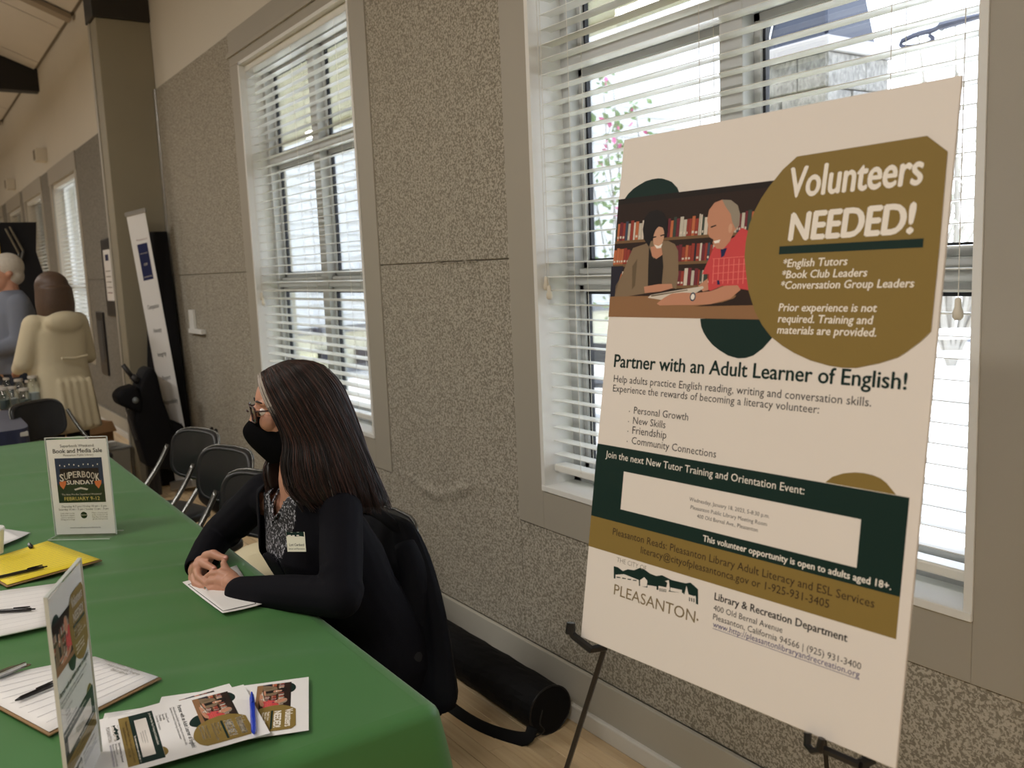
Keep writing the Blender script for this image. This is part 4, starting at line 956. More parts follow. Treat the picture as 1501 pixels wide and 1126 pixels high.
for S, N in (((HA,HM,HB),800),((RA,RM,RB),520)):
    for k in range(N):
        t = random.random()**(1.0 if S[0] is HA else 1.6); jit = random.uniform(.97,1.035); pts = hpath(t, S); ph_ = random.uniform(0,6); am = random.uniform(.001,.004)
        endk = random.uniform(.78,1.06); q = []
        cl = math.sin(t*40)*.007+math.sin(t*93)*.003
        for j, p in enumerate(pts):
            f = j/(len(pts)-1); p = V(p.x*(jit if j else 1), p.y*(jit if j else 1), p.z if j < 3 else p.z)
            if j == 0: p = p+V(random.uniform(-.004,.004),0,0)
            wob = f*f; q.append(V(p.x+am*math.sin(ph_+f*7)*(.3+f)+cl*wob, p.y+(am+.003*wob)*math.cos(ph_+f*6), p.z+ (0 if j < 5 else (f-.6)*random.uniform(-.05,.03))))
        if endk < 1: q = q[:-1] if endk < .85 else q
        pts = [hp(*p) for p in catmull(q, 3)]; L = len(pts); r0 = random.uniform(.0008,.0017)
        m_ = M_hair3 if (S[0] is HA and .0 < t < .075 and random.random() < .8) else (M_hair2 if random.random() < .36 else M_hairm)
        if S[0] is HA and t > .2 and random.random() < .012: m_ = M_hair3; r0 = .0005
        if m_ is M_hair3 and S[0] is HA and t < .09: hs[M_hairm].tube(pts[7:], r0, 4, cap=False); pts = pts[:12]; L = len(pts)
        hs[m_].tube(pts, [r0*min(1,.5+i/3)*(1-.75*max(0,(i/(L-1)-.6)/.4)) for i in range(L)], 4, cap=False)
for m_, nm in ((M_hairm,'hair_strands'),(M_hair2,'hair_strands'),(M_hair3,'grey_streak')):
    o = hs[m_].build(nm, m_, wm, smooth=True, recalc=False); o['kind'] = 'stuff'
# ------------------------------------------------------------------ dark coat on her chair
M_coat = mat('dark_coat', srgb(13,14,20), .8, bump=.15, bscale=500, spec=.15)
COFF = V(-.15,-.12,-.01); rings = []
lv = [(.838,-2.24,1.255,.16,.018),(.825,-2.235,1.255,.20,.034),(.79,-2.215,1.255,.235,.046),(.72,-2.19,1.25,.262,.058),(.62,-2.155,1.235,.298,.068),(.50,-2.13,1.215,.335,.076),(.44,-2.11,1.20,.35,.084),(.38,-2.10,1.19,.36,.09)]
for i, (z, cx, cy, hw, hd) in enumerate(lv):
    n = 72; k_ = i/(len(lv)-1); ring = []
    for j in range(n):
        a = 2*PI*j/n; c, s = math.cos(a), math.sin(a); fold = 1+k_*.16*math.sin(a*9+1.3)*abs(s)+.08*k_*math.sin(a*5+.4*i)
        ring.append(V(cx+hw*math.copysign(abs(c)**.85,c), cy+hd*s*fold+.004*math.sin(a*17+i), z+(.035*math.sin(a*2+.6) if i == len(lv)-1 else 0)+(.012*c if i < 2 else 0)))
    rings.append([p+COFF for p in ring])
ct = thing('coat', 'dark navy coat hung over the back of the chair behind the seated woman', 'coat', (0,0,0))
MB().loft(rings).build('coat_body', M_coat, ct, smooth=True, subd=1)
# sleeve hanging at the near side
sl_ = MB(); sl_.tube(catmull([COFF+V(*q_) for q_ in [(-2.02,1.22,.80),(-1.965,1.215,.72),(-1.93,1.20,.58),(-1.90,1.19,.45),(-1.885,1.18,.36)]],4), [.03+.02*min(1,i/6) for i in range(17)], 14, flat=.8)
sl_.build('sleeve', M_coat, ct, smooth=True)
MB().tube(catmull([COFF+V(*q_) for q_ in [(-2.38,1.235,.825),(-2.25,1.235,.845),(-2.12,1.235,.83),(-2.04,1.25,.79)]],5), .016, 8).build('collar', M_coat, ct, smooth=True)
for p_, d_ in (((548,776),2.66),((573,777),2.62),((629,918),2.42)):
    r_ = ray(*p_); t_ = None
    MB().ball(P(*p_, (1.185/r_.y) if False else d_), .006, 8, (1,.6,1)).build('button', mat('glossy_button', srgb(24,24,28), .12), ct, smooth=True)
# ------------------------------------------------------------------ rolled bag on the floor by the wall
M_bag = mat('black_nylon', srgb(12,12,15), .7, spec=.2, bump=.25, bscale=350)
BXX = PZ(828,1032,.083).x; print('BAG', PZ(828,1032,.083))
bg_ = thing('cylindrical_bag', 'long black cylindrical bag lying on the floor against the baseboard', 'bag', (0,0,0))
t = MB(); rr = []
for i in range(25):
    x = BXX-1.25*i/24; R_ = .083*(1 if i else .97); rr.append([V(x+(.004 if i == 0 else 0), 1.640+R_*math.cos(2*PI*j/28)*(1+.03*math.sin(i*1.7+j)), .083+.081*math.sin(2*PI*j/28)*(1+.02*math.sin(i*2.1+j*2))) for j in range(28)])
t.loft(rr).build('bag_body', M_bag, bg_, smooth=False, bevel=.004, seg=2)
MB().tube([V(BXX+.002,1.640+.083*math.cos(2*PI*j/28),.0835+.0815*math.sin(2*PI*j/28)) for j in range(29)], .0028, 6, cap=False).build('piping', M_black, bg_, smooth=True)
MB().tube(catmull([(BXX+0.005,1.565,.05),(BXX-0.005,1.53,.016),(BXX-0.165,1.47,.008),(BXX-0.385,1.46,.010),(BXX-0.565,1.50,.03),(BXX-0.765,1.56,.07)],6), .024, 8, flat=.16, up=(0,0,1)).build('shoulder_strap', M_bag, bg_, smooth=True)
MB().tube(catmull([(BXX+0.013,1.60,.10),(BXX+0.017,1.585,.06),(BXX+0.019,1.6,.03),(BXX+0.017,1.56,.02)],4), .0022, 5).build('drawstring', M_black, bg_)
# cream folded cloth on the chair beside her
cb = thing('tote_bag', 'cream cotton tote bag lying beside the woman, showing behind her arm', 'bag', (0,0,0))
t = MB(); ctr = V(-2.93,.97,.57); t.ball(ctr, .1, 12, (1.9,1.3,.55)); t.ball(ctr+V(.1,-.05,.02), .08, 10, (1.3,1.2,.5))
me = baked(t, .01, 5, .5, 'tote'); me.materials.append(mat('cream_cotton', srgb(226,214,180), .8, bump=.2, bscale=200)); link('bag_body', me, cb)
MB().tube(catmull([ctr+V(.05,-.1,.04),ctr+V(.16,-.16,.06),ctr+V(.24,-.1,.03)],5), .012, 6, flat=.3).build('handle', mat('cream_cotton'), cb, smooth=True)
# ------------------------------------------------------------------ far end of the room
def onX(px, py, x):
    r = ray(px, py); return CAMP + r*(x/r.x)
# thermostat box on the wall panel
th = thing('wall_control', 'small white control box with a ledge on the wall panel left of the first window', 'switch', (0,0,0))
a, b_ = PY(280,454,D), PY(289,482,D)
MB().box((a.x,D-.022,b_.z),(b_.x,D-.001,a.z)).build('cover', M_white, th, bevel=.003); MB().box((a.x+.01,D-.035,b_.z-.03),(b_.x+.22,D-.001,b_.z)).build('ledge', M_white, th, bevel=.002)
MB().tube([(a.x+.02,D-.024,a.z-.03),(a.x+.02,D-.024,b_.z+.05)], .002, 5).build('wire', M_cord, th)
# wall posters
for q, lb, nm in ((((150,352),(166,350),(159,465),(175,464)), 'black framed poster with a white sheet on the wall beyond the pilaster', 1), (((143,457),(152,452),(152,550),(161,550)), 'narrow dark notice hanging low on the wall left of the framed poster', 0)):
    p = [PY(x,y,D) for x,y in q]; x0, x1 = p[0].x, p[1].x; z1, z0 = p[0].z, p[3].z
    f = thing('framed_poster' if nm else 'wall_notice', lb, 'poster', ((x0+x1)/2, D-.001, z0))
    h = (x1-x0)/2; MB().box((-h,-.02,0),(h,0,z1-z0)).build('frame', mat('poster_frame', srgb(34,32,34), .4), f, bevel=.003)
    MB().box((-h*.62,-.0235,(z1-z0)*.2),(h*.62,-.0205,(z1-z0)*.86)).build('sheet', M_paper if nm else mat('dark_print', srgb(60,62,66), .5), f)
    if nm:
        MB().box((-h*.3,-.0245,(z1-z0)*.72),(h*.3,-.024,(z1-z0)*.8)).build('printed_crest', PM['navy'], f)
        for k in range(5): MB().box((-h*.45,-.0245,(z1-z0)*(.3+.07*k)),(h*.45,-.024,(z1-z0)*(.31+.07*k))).build('printed_line', PM['book4'] if k == 0 else PM['grey'], f)
# small speaker boxes above the far windows
for px_, lb in (((60,74,233,249),'small beige speaker box above the first far window'), ((15,27,262,288),'small beige speaker box above the second far window')):
    p, q = PY(px_[0],px_[3],D), PY(px_[1],px_[2],D); s = thing('wall_speaker', lb, 'speaker', ((p.x+q.x)/2, D+.014, p.z+.05), group=None)
    MB().prism([(-.1,0),(.1,0),(.12,.16),(-.12,.16)], (-.13,0)).build('housing', M_plaster, s, bevel=.01); MB().box((-.08,-.133,.02),(.08,-.131,.14)).build('grille', mat('speaker_grille', srgb(120,110,92), .8), s)
# roll-up banner leaning by the pilaster
T1, T2, B1, B2 = PY(185,316,1.52), PY(212,309,1.50), PY(243,640,1.42), PY(270,652,1.40)
T1, T2 = V(-7.12,1.30,1.98), V(-6.92,1.66,2.03)
def onplane(px,py,o,n): r = ray(px,py); return CAMP+r*((o-CAMP).dot(n)/r.dot(n))
bo = V(-6.93,1.45,1.0); bn = V(.62,-.78,.06).normalized()
T1, T2, B1, B2 = [onplane(x,y,bo,bn) for x,y in ((185,316),(212,309),(241,625),(267,640))]
bx = (T2-T1).normalized(); by = ((B1+B2)/2-(T1+T2)/2); BHt = by.length; by = (by-bx*by.dot(bx)).normalized(); bz = bx.cross(by); BWd = (T2-T1).length
k0 = min(1.0, (T1.z-.05)/max(.1, T1.z-B1.z)); BHt = (T1.z-.06)/(-by.z)
bt = thing('rollup_banner', 'tall white roll-up banner with a list of values, standing beside the pilaster', 'banner', (0,0,0)); bt.matrix_world = frame(T1, bx, by, bz)
MB().box((0,0,0),(BWd,BHt,.002)).build('banner_sheet', mat('banner_vinyl', srgb(232,230,228), .4), bt)
MB().box((-.008,-.02,-.008),(BWd+.008,.012,.012)).build('top_rail', mat('aluminium', srgb(170,168,165), .3, metal=.8), bt, bevel=.004)
MB().box((-.02,BHt-.02,-.05),(BWd+.02,BHt+.045,.06)).build('base_case', mat('aluminium'), bt, bevel=.01)
q = Print(); X_ = lambda u: BWd*u
q.text("Pleasanton's", X_(.3), .20, X_(.86), 'book4'); q.rect(X_(.28), .225, X_(.82), .49, 'navy', 2)
for k, t in enumerate(('COMMUNITY','OF','CHARACTER')): q.text(t, X_(.32 if k != 1 else .45), .30+.085*k, X_(.78 if k != 1 else .65), 'book7', 4)
for k, (t, ww) in enumerate((('Compassion',.6),('Honesty',.42),('Integrity',.45),('Respect',.42),('Responsibility',.72),('Self-Discipline',.74))): q.text(t, X_(.53-ww/2), .70+.175*k, X_(.53+ww/2), 'black', 4, cap=.034, bold=.015)
q.build('printed_design', bt)
# black folded panel in the corner
fp = thing('folded_panel', 'tall black folded panel standing in the corner between banner and wall panel', 'panel', (0,0,0))
t = MB(); A1, A2 = onX(233,345,-7.07), onX(240,345,-7.07)
pp = [V(-7.125,1.60,1.90),V(-7.125,1.755,1.90),V(-7.00,1.755,.02),V(-7.125,1.50,.02)]
t.add([V(-7.13,1.62,1.9),V(-7.13,1.76,1.9),V(-7.13,1.76,0),V(-7.13,1.45,0),V(-7.07,1.66,1.9),V(-7.07,1.755,1.9),V(-6.86,1.755,0),V(-6.95,1.5,0)], [(0,1,2,3),(7,6,5,4),(0,4,5,1),(1,5,6,2),(2,6,7,3),(3,7,4,0)]).build('panel_body', mat('black_cloth', srgb(15,14,18), .9), fp, bevel=.01)
# luggage bag
lg = thing('luggage_bag', 'tall black soft luggage bag with a handle leaning in front of the roll-up banner', 'bag', (0,0,0))
def lp(x, y, d=0): return onX(x, y, -6.60+d)
def bagshape(px, xa, xb, bev, name):
    A = [onX(x, y, -6.60) for x, y in px]; n = len(A)
    o = MB().add([V(xa,p.y,p.z) for p in A]+[V(xb,p.y,p.z) for p in A], [tuple(range(n)), tuple(range(2*n-1,n-1,-1))]+[(i,i+n,(i+1)%n+n,(i+1)%n) for i in range(n)]).build(name, mat('luggage_nylon', srgb(12,12,16), .7, spec=.2, bump=.4, bscale=14), lg, smooth=True, bevel=bev, seg=4); return o
bagshape([(211,541),(222,537),(228,550),(236,585),(246,612),(252,640),(250,686),(213,684),(203,650),(193,617),(198,580),(204,556)], -6.78, -6.52, .03, 'bag_body')
bagshape([(197,563),(205,585),(204,606),(186,598),(171,592),(167,580),(175,570)], -6.72, -6.50, .025, 'side_pocket')
bagshape([(240,612),(268,622),(271,660),(262,690),(244,688)], -6.74, -6.56, .025, 'side_pocket')
for s_ in (-6.74,-6.56): MB().tube([V(s_, onX(226,684,-6.6).y, onX(226,684,-6.6).z+.02), V(s_, onX(226,684,-6.6).y, .03)], .03, 8).build('wheel_post', M_bl, lg)
MB().tube([lp(180,535),lp(194,553)], .016, 8).tube([lp(193,551),lp(203,560)], .024, 8).build('handle', mat('grey_handle', srgb(52,50,50), .4), lg, smooth=True)
MB().ball(lp(198.5,587,.1), .022, 8).build('badge', mat('badge_grey', srgb(110,116,116), .3), lg, smooth=True)
MB().tube([lp(184,596,.06),lp(192,620,.09),lp(200,645,.1)], .008, 6).build('zip_piping', mat('grey_handle'), lg)
# riser, carton, bin
ri = thing('floor_riser', 'low brown wooden platform on the floor beyond the luggage bag', 'platform', (-8.75,1.1,0)); 
MB().box((-.9,-.25,0),(1.1,.28,.10)).box((-.92,-.27,.10),(1.12,.29,.125)).build('platform_box', wood_mat('riser_wood', srgb(128,98,66), srgb(160,126,88), .4), ri, bevel=.005)
cbx = thing('cardboard_box', 'open brown cardboard box on the low wooden platform', 'box', (-8.2,1.2,.126), .3)
MC = mat('cardboard', srgb(166,128,86), .8)
MB().box((-.2,-.16,0),(.2,-.15,.25)).box((-.2,.15,0),(.2,.16,.25)).box((-.2,-.15,0),(-.19,.15,.25)).box((.19,-.15,0),(.2,.15,.25)).box((-.19,-.15,0),(.19,.15,.01)).build('box_body', MC, cbx)
MB().box((-.2,-.162,.25),(.2,-.158,.252)).add([V(.2,-.16,.25),V(.2,.16,.25),V(.3,.14,.18),V(.3,-.14,.18)],[(0,1,2,3)]).add([V(-.2,-.16,.25),V(.2,-.16,.25),V(.2,-.26,.30),V(-.2,-.26,.30)],[(0,1,2,3)]).build('flap', MC, cbx, solid=.004)
bn_ = thing('plastic_bin', 'clear plastic storage bin beside the luggage bag', 'bin', (-7.42,1.22,0), .2)
Mcl = mat('cloudy_plastic', srgb(190,192,190), .25, alpha=1); 
MB().prism([(-.15,0),(.15,0),(.19,.27),(-.19,.27),(-.18,.27),(-.14,.012),(.14,.012),(.18,.27)][:4], (-.13,.13)).build('bin_body', Mcl, bn_, bevel=.01)
MB().box((-.2,-.145,.27),(.2,.145,.285)).build('lid', mat('grey_lid', srgb(140,142,140), .4), bn_, bevel=.008)
for k in range(3): MB().box((-.13+.09*k,-.1,.286),(-.06+.09*k,.06,.30+.012*k)).build('loose_packet', [M_white, M_bl, M_white][k], bn_, bevel=.004)
# strap bag handle behind the second chair
sb_ = thing('shoulder_bag', 'small black shoulder bag with upright loop straps on the floor behind the folding chairs', 'bag', (0,0,0))
cc = PY(312,668,1.64); cc = V(cc.x, 1.64, 0)
t = MB(); t.cap_(cc+V(-.12,0,.09), cc+V(.12,0,.09), .09, .09); t.cap_(cc+V(-.10,0,.2), cc+V(.10,0,.2), .05, .05); me = baked(t, .012, 4, .5, 'bag'); me.materials.append(M_bag); link('bag_body', me, sb_)
for dx in (-.04,.05): MB().tube(catmull([cc+V(-.06+dx,0,.22),cc+V(.02+dx,0,.47),cc+V(.07+dx,0,.56),cc+V(.10+dx,0,.46),cc+V(.08+dx,0,.22)],5), .010, 6, flat=.6).build('strap', M_bag, sb_, smooth=True)
# far navy table ----------------------------------------------------
nv = thing('draped_table', 'far table covered with a navy cloth, left edge of the photo', 'table', (-6.0,.22,0)); Mnv = mat('navy_cloth', srgb(26,32,62), .7, sheen=.2)
MB().box((-.62,-.55,.70),(.34,.33,.725)).build('tabletop', mat('table_laminate'), nv, bevel=.004)
t = MB(); rings = []
for i in range(10):
    z = .742-.70*(i/9)**1.1 if i else .745; r_ = []
    for j in range(100):
        a = 2*PI*j/100; c, s = math.cos(a), math.sin(a); e = .22; f = 1+ (i/9)*.04*math.sin(j*1.1)
        r_.append(V(-.14+.50*math.copysign(abs(c)**e,c)*f, -.11+.455*math.copysign(abs(s)**e,s)*f, z))
    rings.append(r_)
t.loft(rings).build('table_cover', Mnv, nv, smooth=False)
Mj = glass_mat('jar_glass', (.9,.94,.94), .3); Mlid = mat('jar_lid', srgb(196,190,180), .4)
random.seed(5)
JP = [(52,596),(38,598),(46,585),(20,597),(8,600),(30,583),(14,582),(2,588)]
for k, (x, y) in enumerate(JP):
    p = PZ(x, y, .746); hgt = random.uniform(.09,.13) if k else .19
    j = thing('jar', ['tallest clear bottle at the right of the navy table','clear jar with pale lid left of the tall bottle on the navy table','clear jar behind the tall bottle on the navy table','clear jar at the middle front of the navy table','clear jar near the left edge at the front of the navy table','clear jar behind the middle jar on the navy table','clear jar at the back left of the navy table','clear jar half cut off by the left edge on the navy table'][k], 'jar', p, 0, 'clear jars on the far navy table')
    MB().tube([(0,0,0),(0,0,.004),(0,0,hgt*.78),(0,0,hgt*.9),(0,0,hgt)], [.034,.038,.038,.026,.026], 14).build('glass', Mj, j, smooth=True); MB().tube([(0,0,hgt),(0,0,hgt+.016)], .029, 14).build('lid', Mlid, j)
    MB().tube([(0,0,.006),(0,0,hgt*.5)], .033, 12).build('contents', mat('contents%d' % (k%3), [srgb(190,196,196),srgb(90,104,96),srgb(214,206,190)][k%3], .6), j)
# people at the far table ----------------------------------------------
def person_far(label, base, face, height, top, legs, hair, hairstyle, coat=False, skin=M_skin, armR=None):
    """standing figure: base = floor point between the feet, face = facing angle"""
    r = thing('person', label, 'person', (0,0,0)); F = V(math.cos(face), math.sin(face), 0); S = V(-math.sin(face), math.cos(face), 0); k = height/1.7
    def q(f, s, u): return base+F*f*k+S*s*k+V(0,0,u*k)
    HM_ = frame(V(0,0,0),F,S,V(0,0,1))
    b = MB(); b.ball(q(0,0,1.60), .1*k, 14, (1,1,1), HM_@Matrix.Diagonal((.95,.76,1.0,1))); b.ball(q(.03,0,1.53), .07*k, 12, (1,1,1), HM_@Matrix.Diagonal((.9,.8,1.1,1)))
    b.cap_(q(.095,0,1.585), q(.108,0,1.555), .011*k, .014*k); b.cap_(q(-.01,0,1.52), q(-.02,0,1.40), .055*k, .06*k)
    for s in (-1,1): b.ball(q(-.005,s*.078,1.575), .022*k, 8)
    b.chain([q(-.02,0,1.36), q(0,0,1.1), q(0,0,.95)], [.11*k,.13*k,.14*k])
    arms = []
    for s in (-1,1):
        sh, el, wr = q(-.02,s*.17,1.36), q(.02,s*.25,1.10), q(.24,s*.16,1.04)
        if armR and s == armR: el, wr = q(-.02,s*.27,1.10), q(.12,s*.24,.86)
        arms.append((sh, el, wr)); b.chain([sh, el, wr], [.045*k,.038*k,.026*k]); d = (wr-el).normalized(); b.cap_(wr, wr+d*.06*k, .026*k, .03*k)
        sd = S*s
        for m in range(4): b.chain([wr+d*.07*k+sd*(.022-.015*m)*k+V(0,0,.004*m), wr+d*.11*k+sd*(.024-.016*m)*k-V(0,0,.012), wr+d*(.135-.004*abs(m-1.5))*k+sd*(.022-.014*m)*k-V(0,0,.03)], [.0105*k,.0098*k,.008*k])
        b.chain([wr+d*.03*k-sd*.025*k, wr+d*.07*k-sd*.05*k, wr+d*.10*k-sd*.055*k], [.013*k,.011*k,.009*k])
    for s in (-1,1): b.chain([q(0,s*.09,.92), q(.01,s*.10,.50), q(-.01,s*.11,.08)], [.08*k,.055*k,.035*k])
    me = baked(b, .0065, 3, .5, 'body'); me.materials.append(skin); link('body', me, r)
    for s in (-1,1):
        MB().ball(q(.078,s*.033,1.60), .011*k, 6).build('eye', M_eye, r); MB().ball(q(.086,s*.033,1.60), .006*k, 6).build('iris', M_iris, r)
    MB().tube([q(.088,-.022,1.515),q(.096,0,1.517),q(.088,.022,1.515)], .004*k, 6).build('mouth', mat('lips', srgb(160,90,84), .5), r)
    t = MB(); hem = .58 if coat else .88
    t.loft([ringt(q(-.02,0,1.46), .07*k,.065*k,24,F,S), ringt(q(-.02,0,1.40), .16*k,.10*k,24,F,S), ringt(q(-.015,0,1.30), .20*k,.135*k,24,F,S), ringt(q(0,0,1.08), .195*k,.15*k,24,F,S), ringt(q(0,0,.95), .21*k,.165*k,24,F,S), ringt(q(0,0,hem), (.25 if coat else .20)*k,(.20 if coat else .155)*k,24,F,S)])
    for sh, el, wr in arms: t.chain([sh, el, wr], [.075*k,.062*k,.045*k]); 
    if coat:
        t.ball(q(-.13,0,1.37), .1*k, 10, (1,1,1), HM_@Matrix.Diagonal((.7,1.5,.8,1))); 
        for m in range(5): t.cap_(q(-.19+.01*m,-.1+.05*m,.95), q(-.2,-.12+.06*m,.62), .02*k, .026*k)
    me = baked(t, .012, 4, .5, 'top'); 
    cutmesh(me, lambda p: not any((p-wr).dot((wr-el).normalized()) > .02 and (p-wr).length < .09 for sh, el, wr in arms))
    me.materials.append(top); o = link('coat' if coat else 'sweater', me, r); md = o.modifiers.new('s','SOLIDIFY'); md.thickness = .006
    if coat: MB().tube([q(-.2,-.1,1.12), q(-.205,0,1.11), q(-.2,.1,1.12)], .01, 6).build('back_belt', top, r)
    t = MB()
    for s in (-1,1): t.chain([q(0,s*.09,.90), q(.01,s*.10,.50), q(-.01,s*.11,.10)], [.115*k,.08*k,.06*k])
    t.cap_(q(0,-.08,.93), q(0,.08,.93), .12*k, .12*k); me = baked(t, .012, 3, .5, 'trousers'); me.materials.append(legs); link('trousers', me, r)
    for s in (-1,1):
        t = MB(); t.chain([q(-.04,s*.11,.05), q(.15,s*.12,.035)], [.042*k,.036*k]); me = baked(t, .008, 2, .5, 'shoe'); me.materials.append(M_bl)
        for v in me.vertices: v.co.z = max(v.co.z, 0)
        link('shoe', me, r)
    t = MB()
    if hairstyle == 'bob':
        t.ball(q(-.02,0,1.625), .12*k, 16, (1,1,1), HM_@Matrix.Diagonal((1.0,.92,.9,1))); t.loft([ringt(q(-.035,0,1.62), .112*k,.115*k,24,F,S), ringt(q(-.04,0,1.50), .128*k,.105*k,24,F,S), ringt(q(-.04,0,1.42), .125*k,.09*k,24,F,S), ringt(q(-.04,0,1.40), .10*k,.06*k,24,F,S)])
        fmax = .045
    else:
        t.ball(q(-.018,0,1.625), .106*k, 16, (1,1,1), HM_@Matrix.Diagonal((1.0,.86,.92,1))); t.ball(q(-.05,0,1.56), .075*k, 12, (1,1,1), HM_@Matrix.Diagonal((.9,1.05,.9,1))); fmax = .05
    me = baked(t, .008, 3, .5, 'hair'); cutmesh(me, lambda p: (p-q(0,0,0)).dot(F) < (fmax*k if p.z < q(0,0,1.66).z else .2)); me.materials.append(hair); o = link('hair', me, r); md = o.modifiers.new('s','SOLIDIFY'); md.thickness = .01
    return r, q
M_cream = mat('cream_coat', srgb(206,194,164), .8, bump=.3, bscale=60, sheen=.1)
wp = onX(82, 500, -6.75); mp_ = onX(20, 500, -7.5)
person_far('woman with brown bob in cream hooded coat, turned away beside far navy table', V(wp.x, wp.y, 0), math.radians(205), 1.60, M_cream, M_trs, mat('brown_bob', srgb(84,64,50), .5, noise_=.2, nscale=60), 'bob', True)
person_far('older man with short grey hair in a blue-grey sweater behind the far navy table', V(mp_.x, mp_.y, 0), math.radians(-82), 1.76, mat('blue_grey_sweater', srgb(112,118,132), .9, bump=.2, bscale=300), mat('dark_jeans', srgb(34,40,54), .8), mat('white_grey_hair', srgb(196,188,176), .6, noise_=.15, nscale=60), 'short')
# dark chair between them and dark display behind
fc = folding_chair('black folding chair at the far navy table, in front of the woman in cream', (-6.05,.80,0), 2.2)
ds = thing('display_backdrop', 'tall black fabric display stand with yellow edge behind the man at the far table', 'display', (-9.5,1.0,0))
d1, d2, d3, d4 = onX(-30,332,-9.5), onX(53,327,-9.5), onX(64,420,-9.5), onX(62,600,-9.5)
ys, ye = d1.y-V(-9.5,1,0).y, d2.y-1.0
MB().add([V(-.03,ys,2.12),V(-.03,ye,2.12),V(-.03,ye-.03,1.85),V(-.03,ye+.02,1.6),V(-.03,ye+.05,.1),V(-.03,ys,.1),V(.03,ys,2.12),V(.03,ye,2.12),V(.03,ye-.03,1.85),V(.03,ye+.02,1.6),V(.03,ye+.05,.1),V(.03,ys,.1)], [(0,1,2,3,4,5),(11,10,9,8,7,6)]+[(i,i+6,(i+1)%6+6,(i+1)%6) for i in range(6)]).build('fabric_panel', mat('display_black', srgb(20,21,26), .85), ds)
y5 = onX(4,400,-9.46).y-1.0
MB().box((.035,ys,.5),(.05,y5,2.0)).build('yellow_panel', mat('yellow_panel', srgb(206,170,70), .6), ds)
for a_, b__ in (((8,335),(28,372)),((14,332),(34,368)),((28,372),(24,388)),((34,368),(30,384))): MB().tube([onX(*a_,-9.42)-V(-9.5,1.0,0), onX(*b__,-9.42)-V(-9.5,1.0,0)], .012, 6).build('metal_arm', M_steel, ds)
for s in (ys+.1, ye-.1): MB().box((-.2,s-.03,0),(.2,s+.03,.1)).build('foot', M_black, ds, bevel=.005)
# ------------------------------------------------------------------ outdoors
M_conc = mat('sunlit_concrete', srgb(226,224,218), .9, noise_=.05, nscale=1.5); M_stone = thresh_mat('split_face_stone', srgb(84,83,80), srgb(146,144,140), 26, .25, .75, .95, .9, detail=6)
g = tag(MB().box((-60,1.99,-.3),(25,60,-.15)).build('ground', M_conc), kind='structure')
lw = MB().box((-9.0,2.0,-.15),(4,4.2,-.10)).build('lawn', mat('dry_lawn', srgb(206,206,130), .95, noise_=.2, nscale=40, bump=.5, bscale=60)); tag(lw, 'strip of pale yellow-green lawn outside below the windows', 'lawn', kind='stuff')
pr_ = thing('stone_pillar', 'grey split-face stone pillar outside the right window', 'pillar', (-3.555,4.81,-.15)); pr_.scale = (.58,.66,.985); random.seed(21)
nb = 0; meb = None
for r_ in range(14):
    z0 = r_*.205; off = .2*(r_%2)
    for face in range(4):
        for c in range(2):
            L = .45
            a0 = -.45+c*L-(0 if not off else .0)+ (.12 if off else -.12)*(1 if c else 0)
            x0 = -.45 if c == 0 else (-.45+L+(.1 if off else -.1)); x1 = (-.45+L+(.1 if off else -.1)) if c == 0 else .45
            p0 = random.uniform(.43,.455); M_ = Matrix.Rotation(face*PI/2, 4, 'Z')
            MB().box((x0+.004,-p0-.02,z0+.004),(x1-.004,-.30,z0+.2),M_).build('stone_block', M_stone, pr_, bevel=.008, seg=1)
MB().box((-.4,-.4,0),(.4,.4,2.85)).build('core', mat('mortar', srgb(150,148,142), .95), pr_)
MB().box((-.5,-.5,2.87),(.5,.5,2.95)).build('cap_stone', mat('cap_stone', srgb(150,148,150), .8), pr_, bevel=.01)
ln = thing('metal_bracket', 'dark blue metal post base bolted on top of the stone pillar outside', 'post', (-3.555,4.81,2.76)); ln.scale = (.62,.7,1)
MB().loft([[V(sx*a_,sy*a_,z) for sx,sy in ((-1,-1),(1,-1),(1,1),(-1,1))] for a_, z in ((.36,0),(.34,.02),(.22,.55),(.2,.6))]).build('tapered_base', mat('blue_steel', srgb(38,44,58), .35, metal=.3), ln, bevel=.01)
for s in (-1,1): MB().tube([(s*.36,-.36,.03),(s*.2,-.21,.6)], .02, 6).build('rib', mat('blue_steel'), ln)
MB().box((-.09,-.09,.6),(.09,.09,1.9)).build('post', mat('blue_steel'), ln, bevel=.005)
# flowering shrub
def twigs(root, base, spread, h, n, m, seed, r0=.012):
    random.seed(seed); t = MB(); tips = []
    for k in range(n):
        a = random.uniform(0, 2*PI); rr_ = spread*random.uniform(.3,1); p = V(base); pts = [p.copy()]
        hh = h*random.uniform(.65,1.05)
        for j in range(1,6): pts.append(V(base.x+math.cos(a)*rr_*j/5+random.uniform(-.05,.05), base.y+math.sin(a)*rr_*j/5+random.uniform(-.05,.05), base.z+hh*(j/5)**.8+random.uniform(-.04,.04)))
        t.tube(pts, [r0*(1-.15*j) for j in range(6)], 5); tips += pts[2:]
        for j in range(2,6):
            q_ = pts[j]; e = q_+V(random.uniform(-.25,.25),random.uniform(-.25,.25),random.uniform(0,.3)); t.tube([q_,e], [r0*.3,r0*.15], 4); tips.append(e)
    t.build('branches', m, root); return tips
def leaves(root, tips, n, size, m, name, sd):
    random.seed(sd); t = MB()
    for k in range(n):
        c = random.choice(tips)+V(*(random.gauss(0,size*1.5) for _ in range(3))); a = V(*(random.uniform(-1,1) for _ in range(3))).normalized(); b = a.orthogonal().normalized(); s = size*random.uniform(.5,1.1)
        t.add([c-a*s, c+b*s*.5, c+a*s, c-b*s*.5], [(0,1,2,3)])
    o = t.build(name, m, root, recalc=False); o['kind'] = 'stuff'
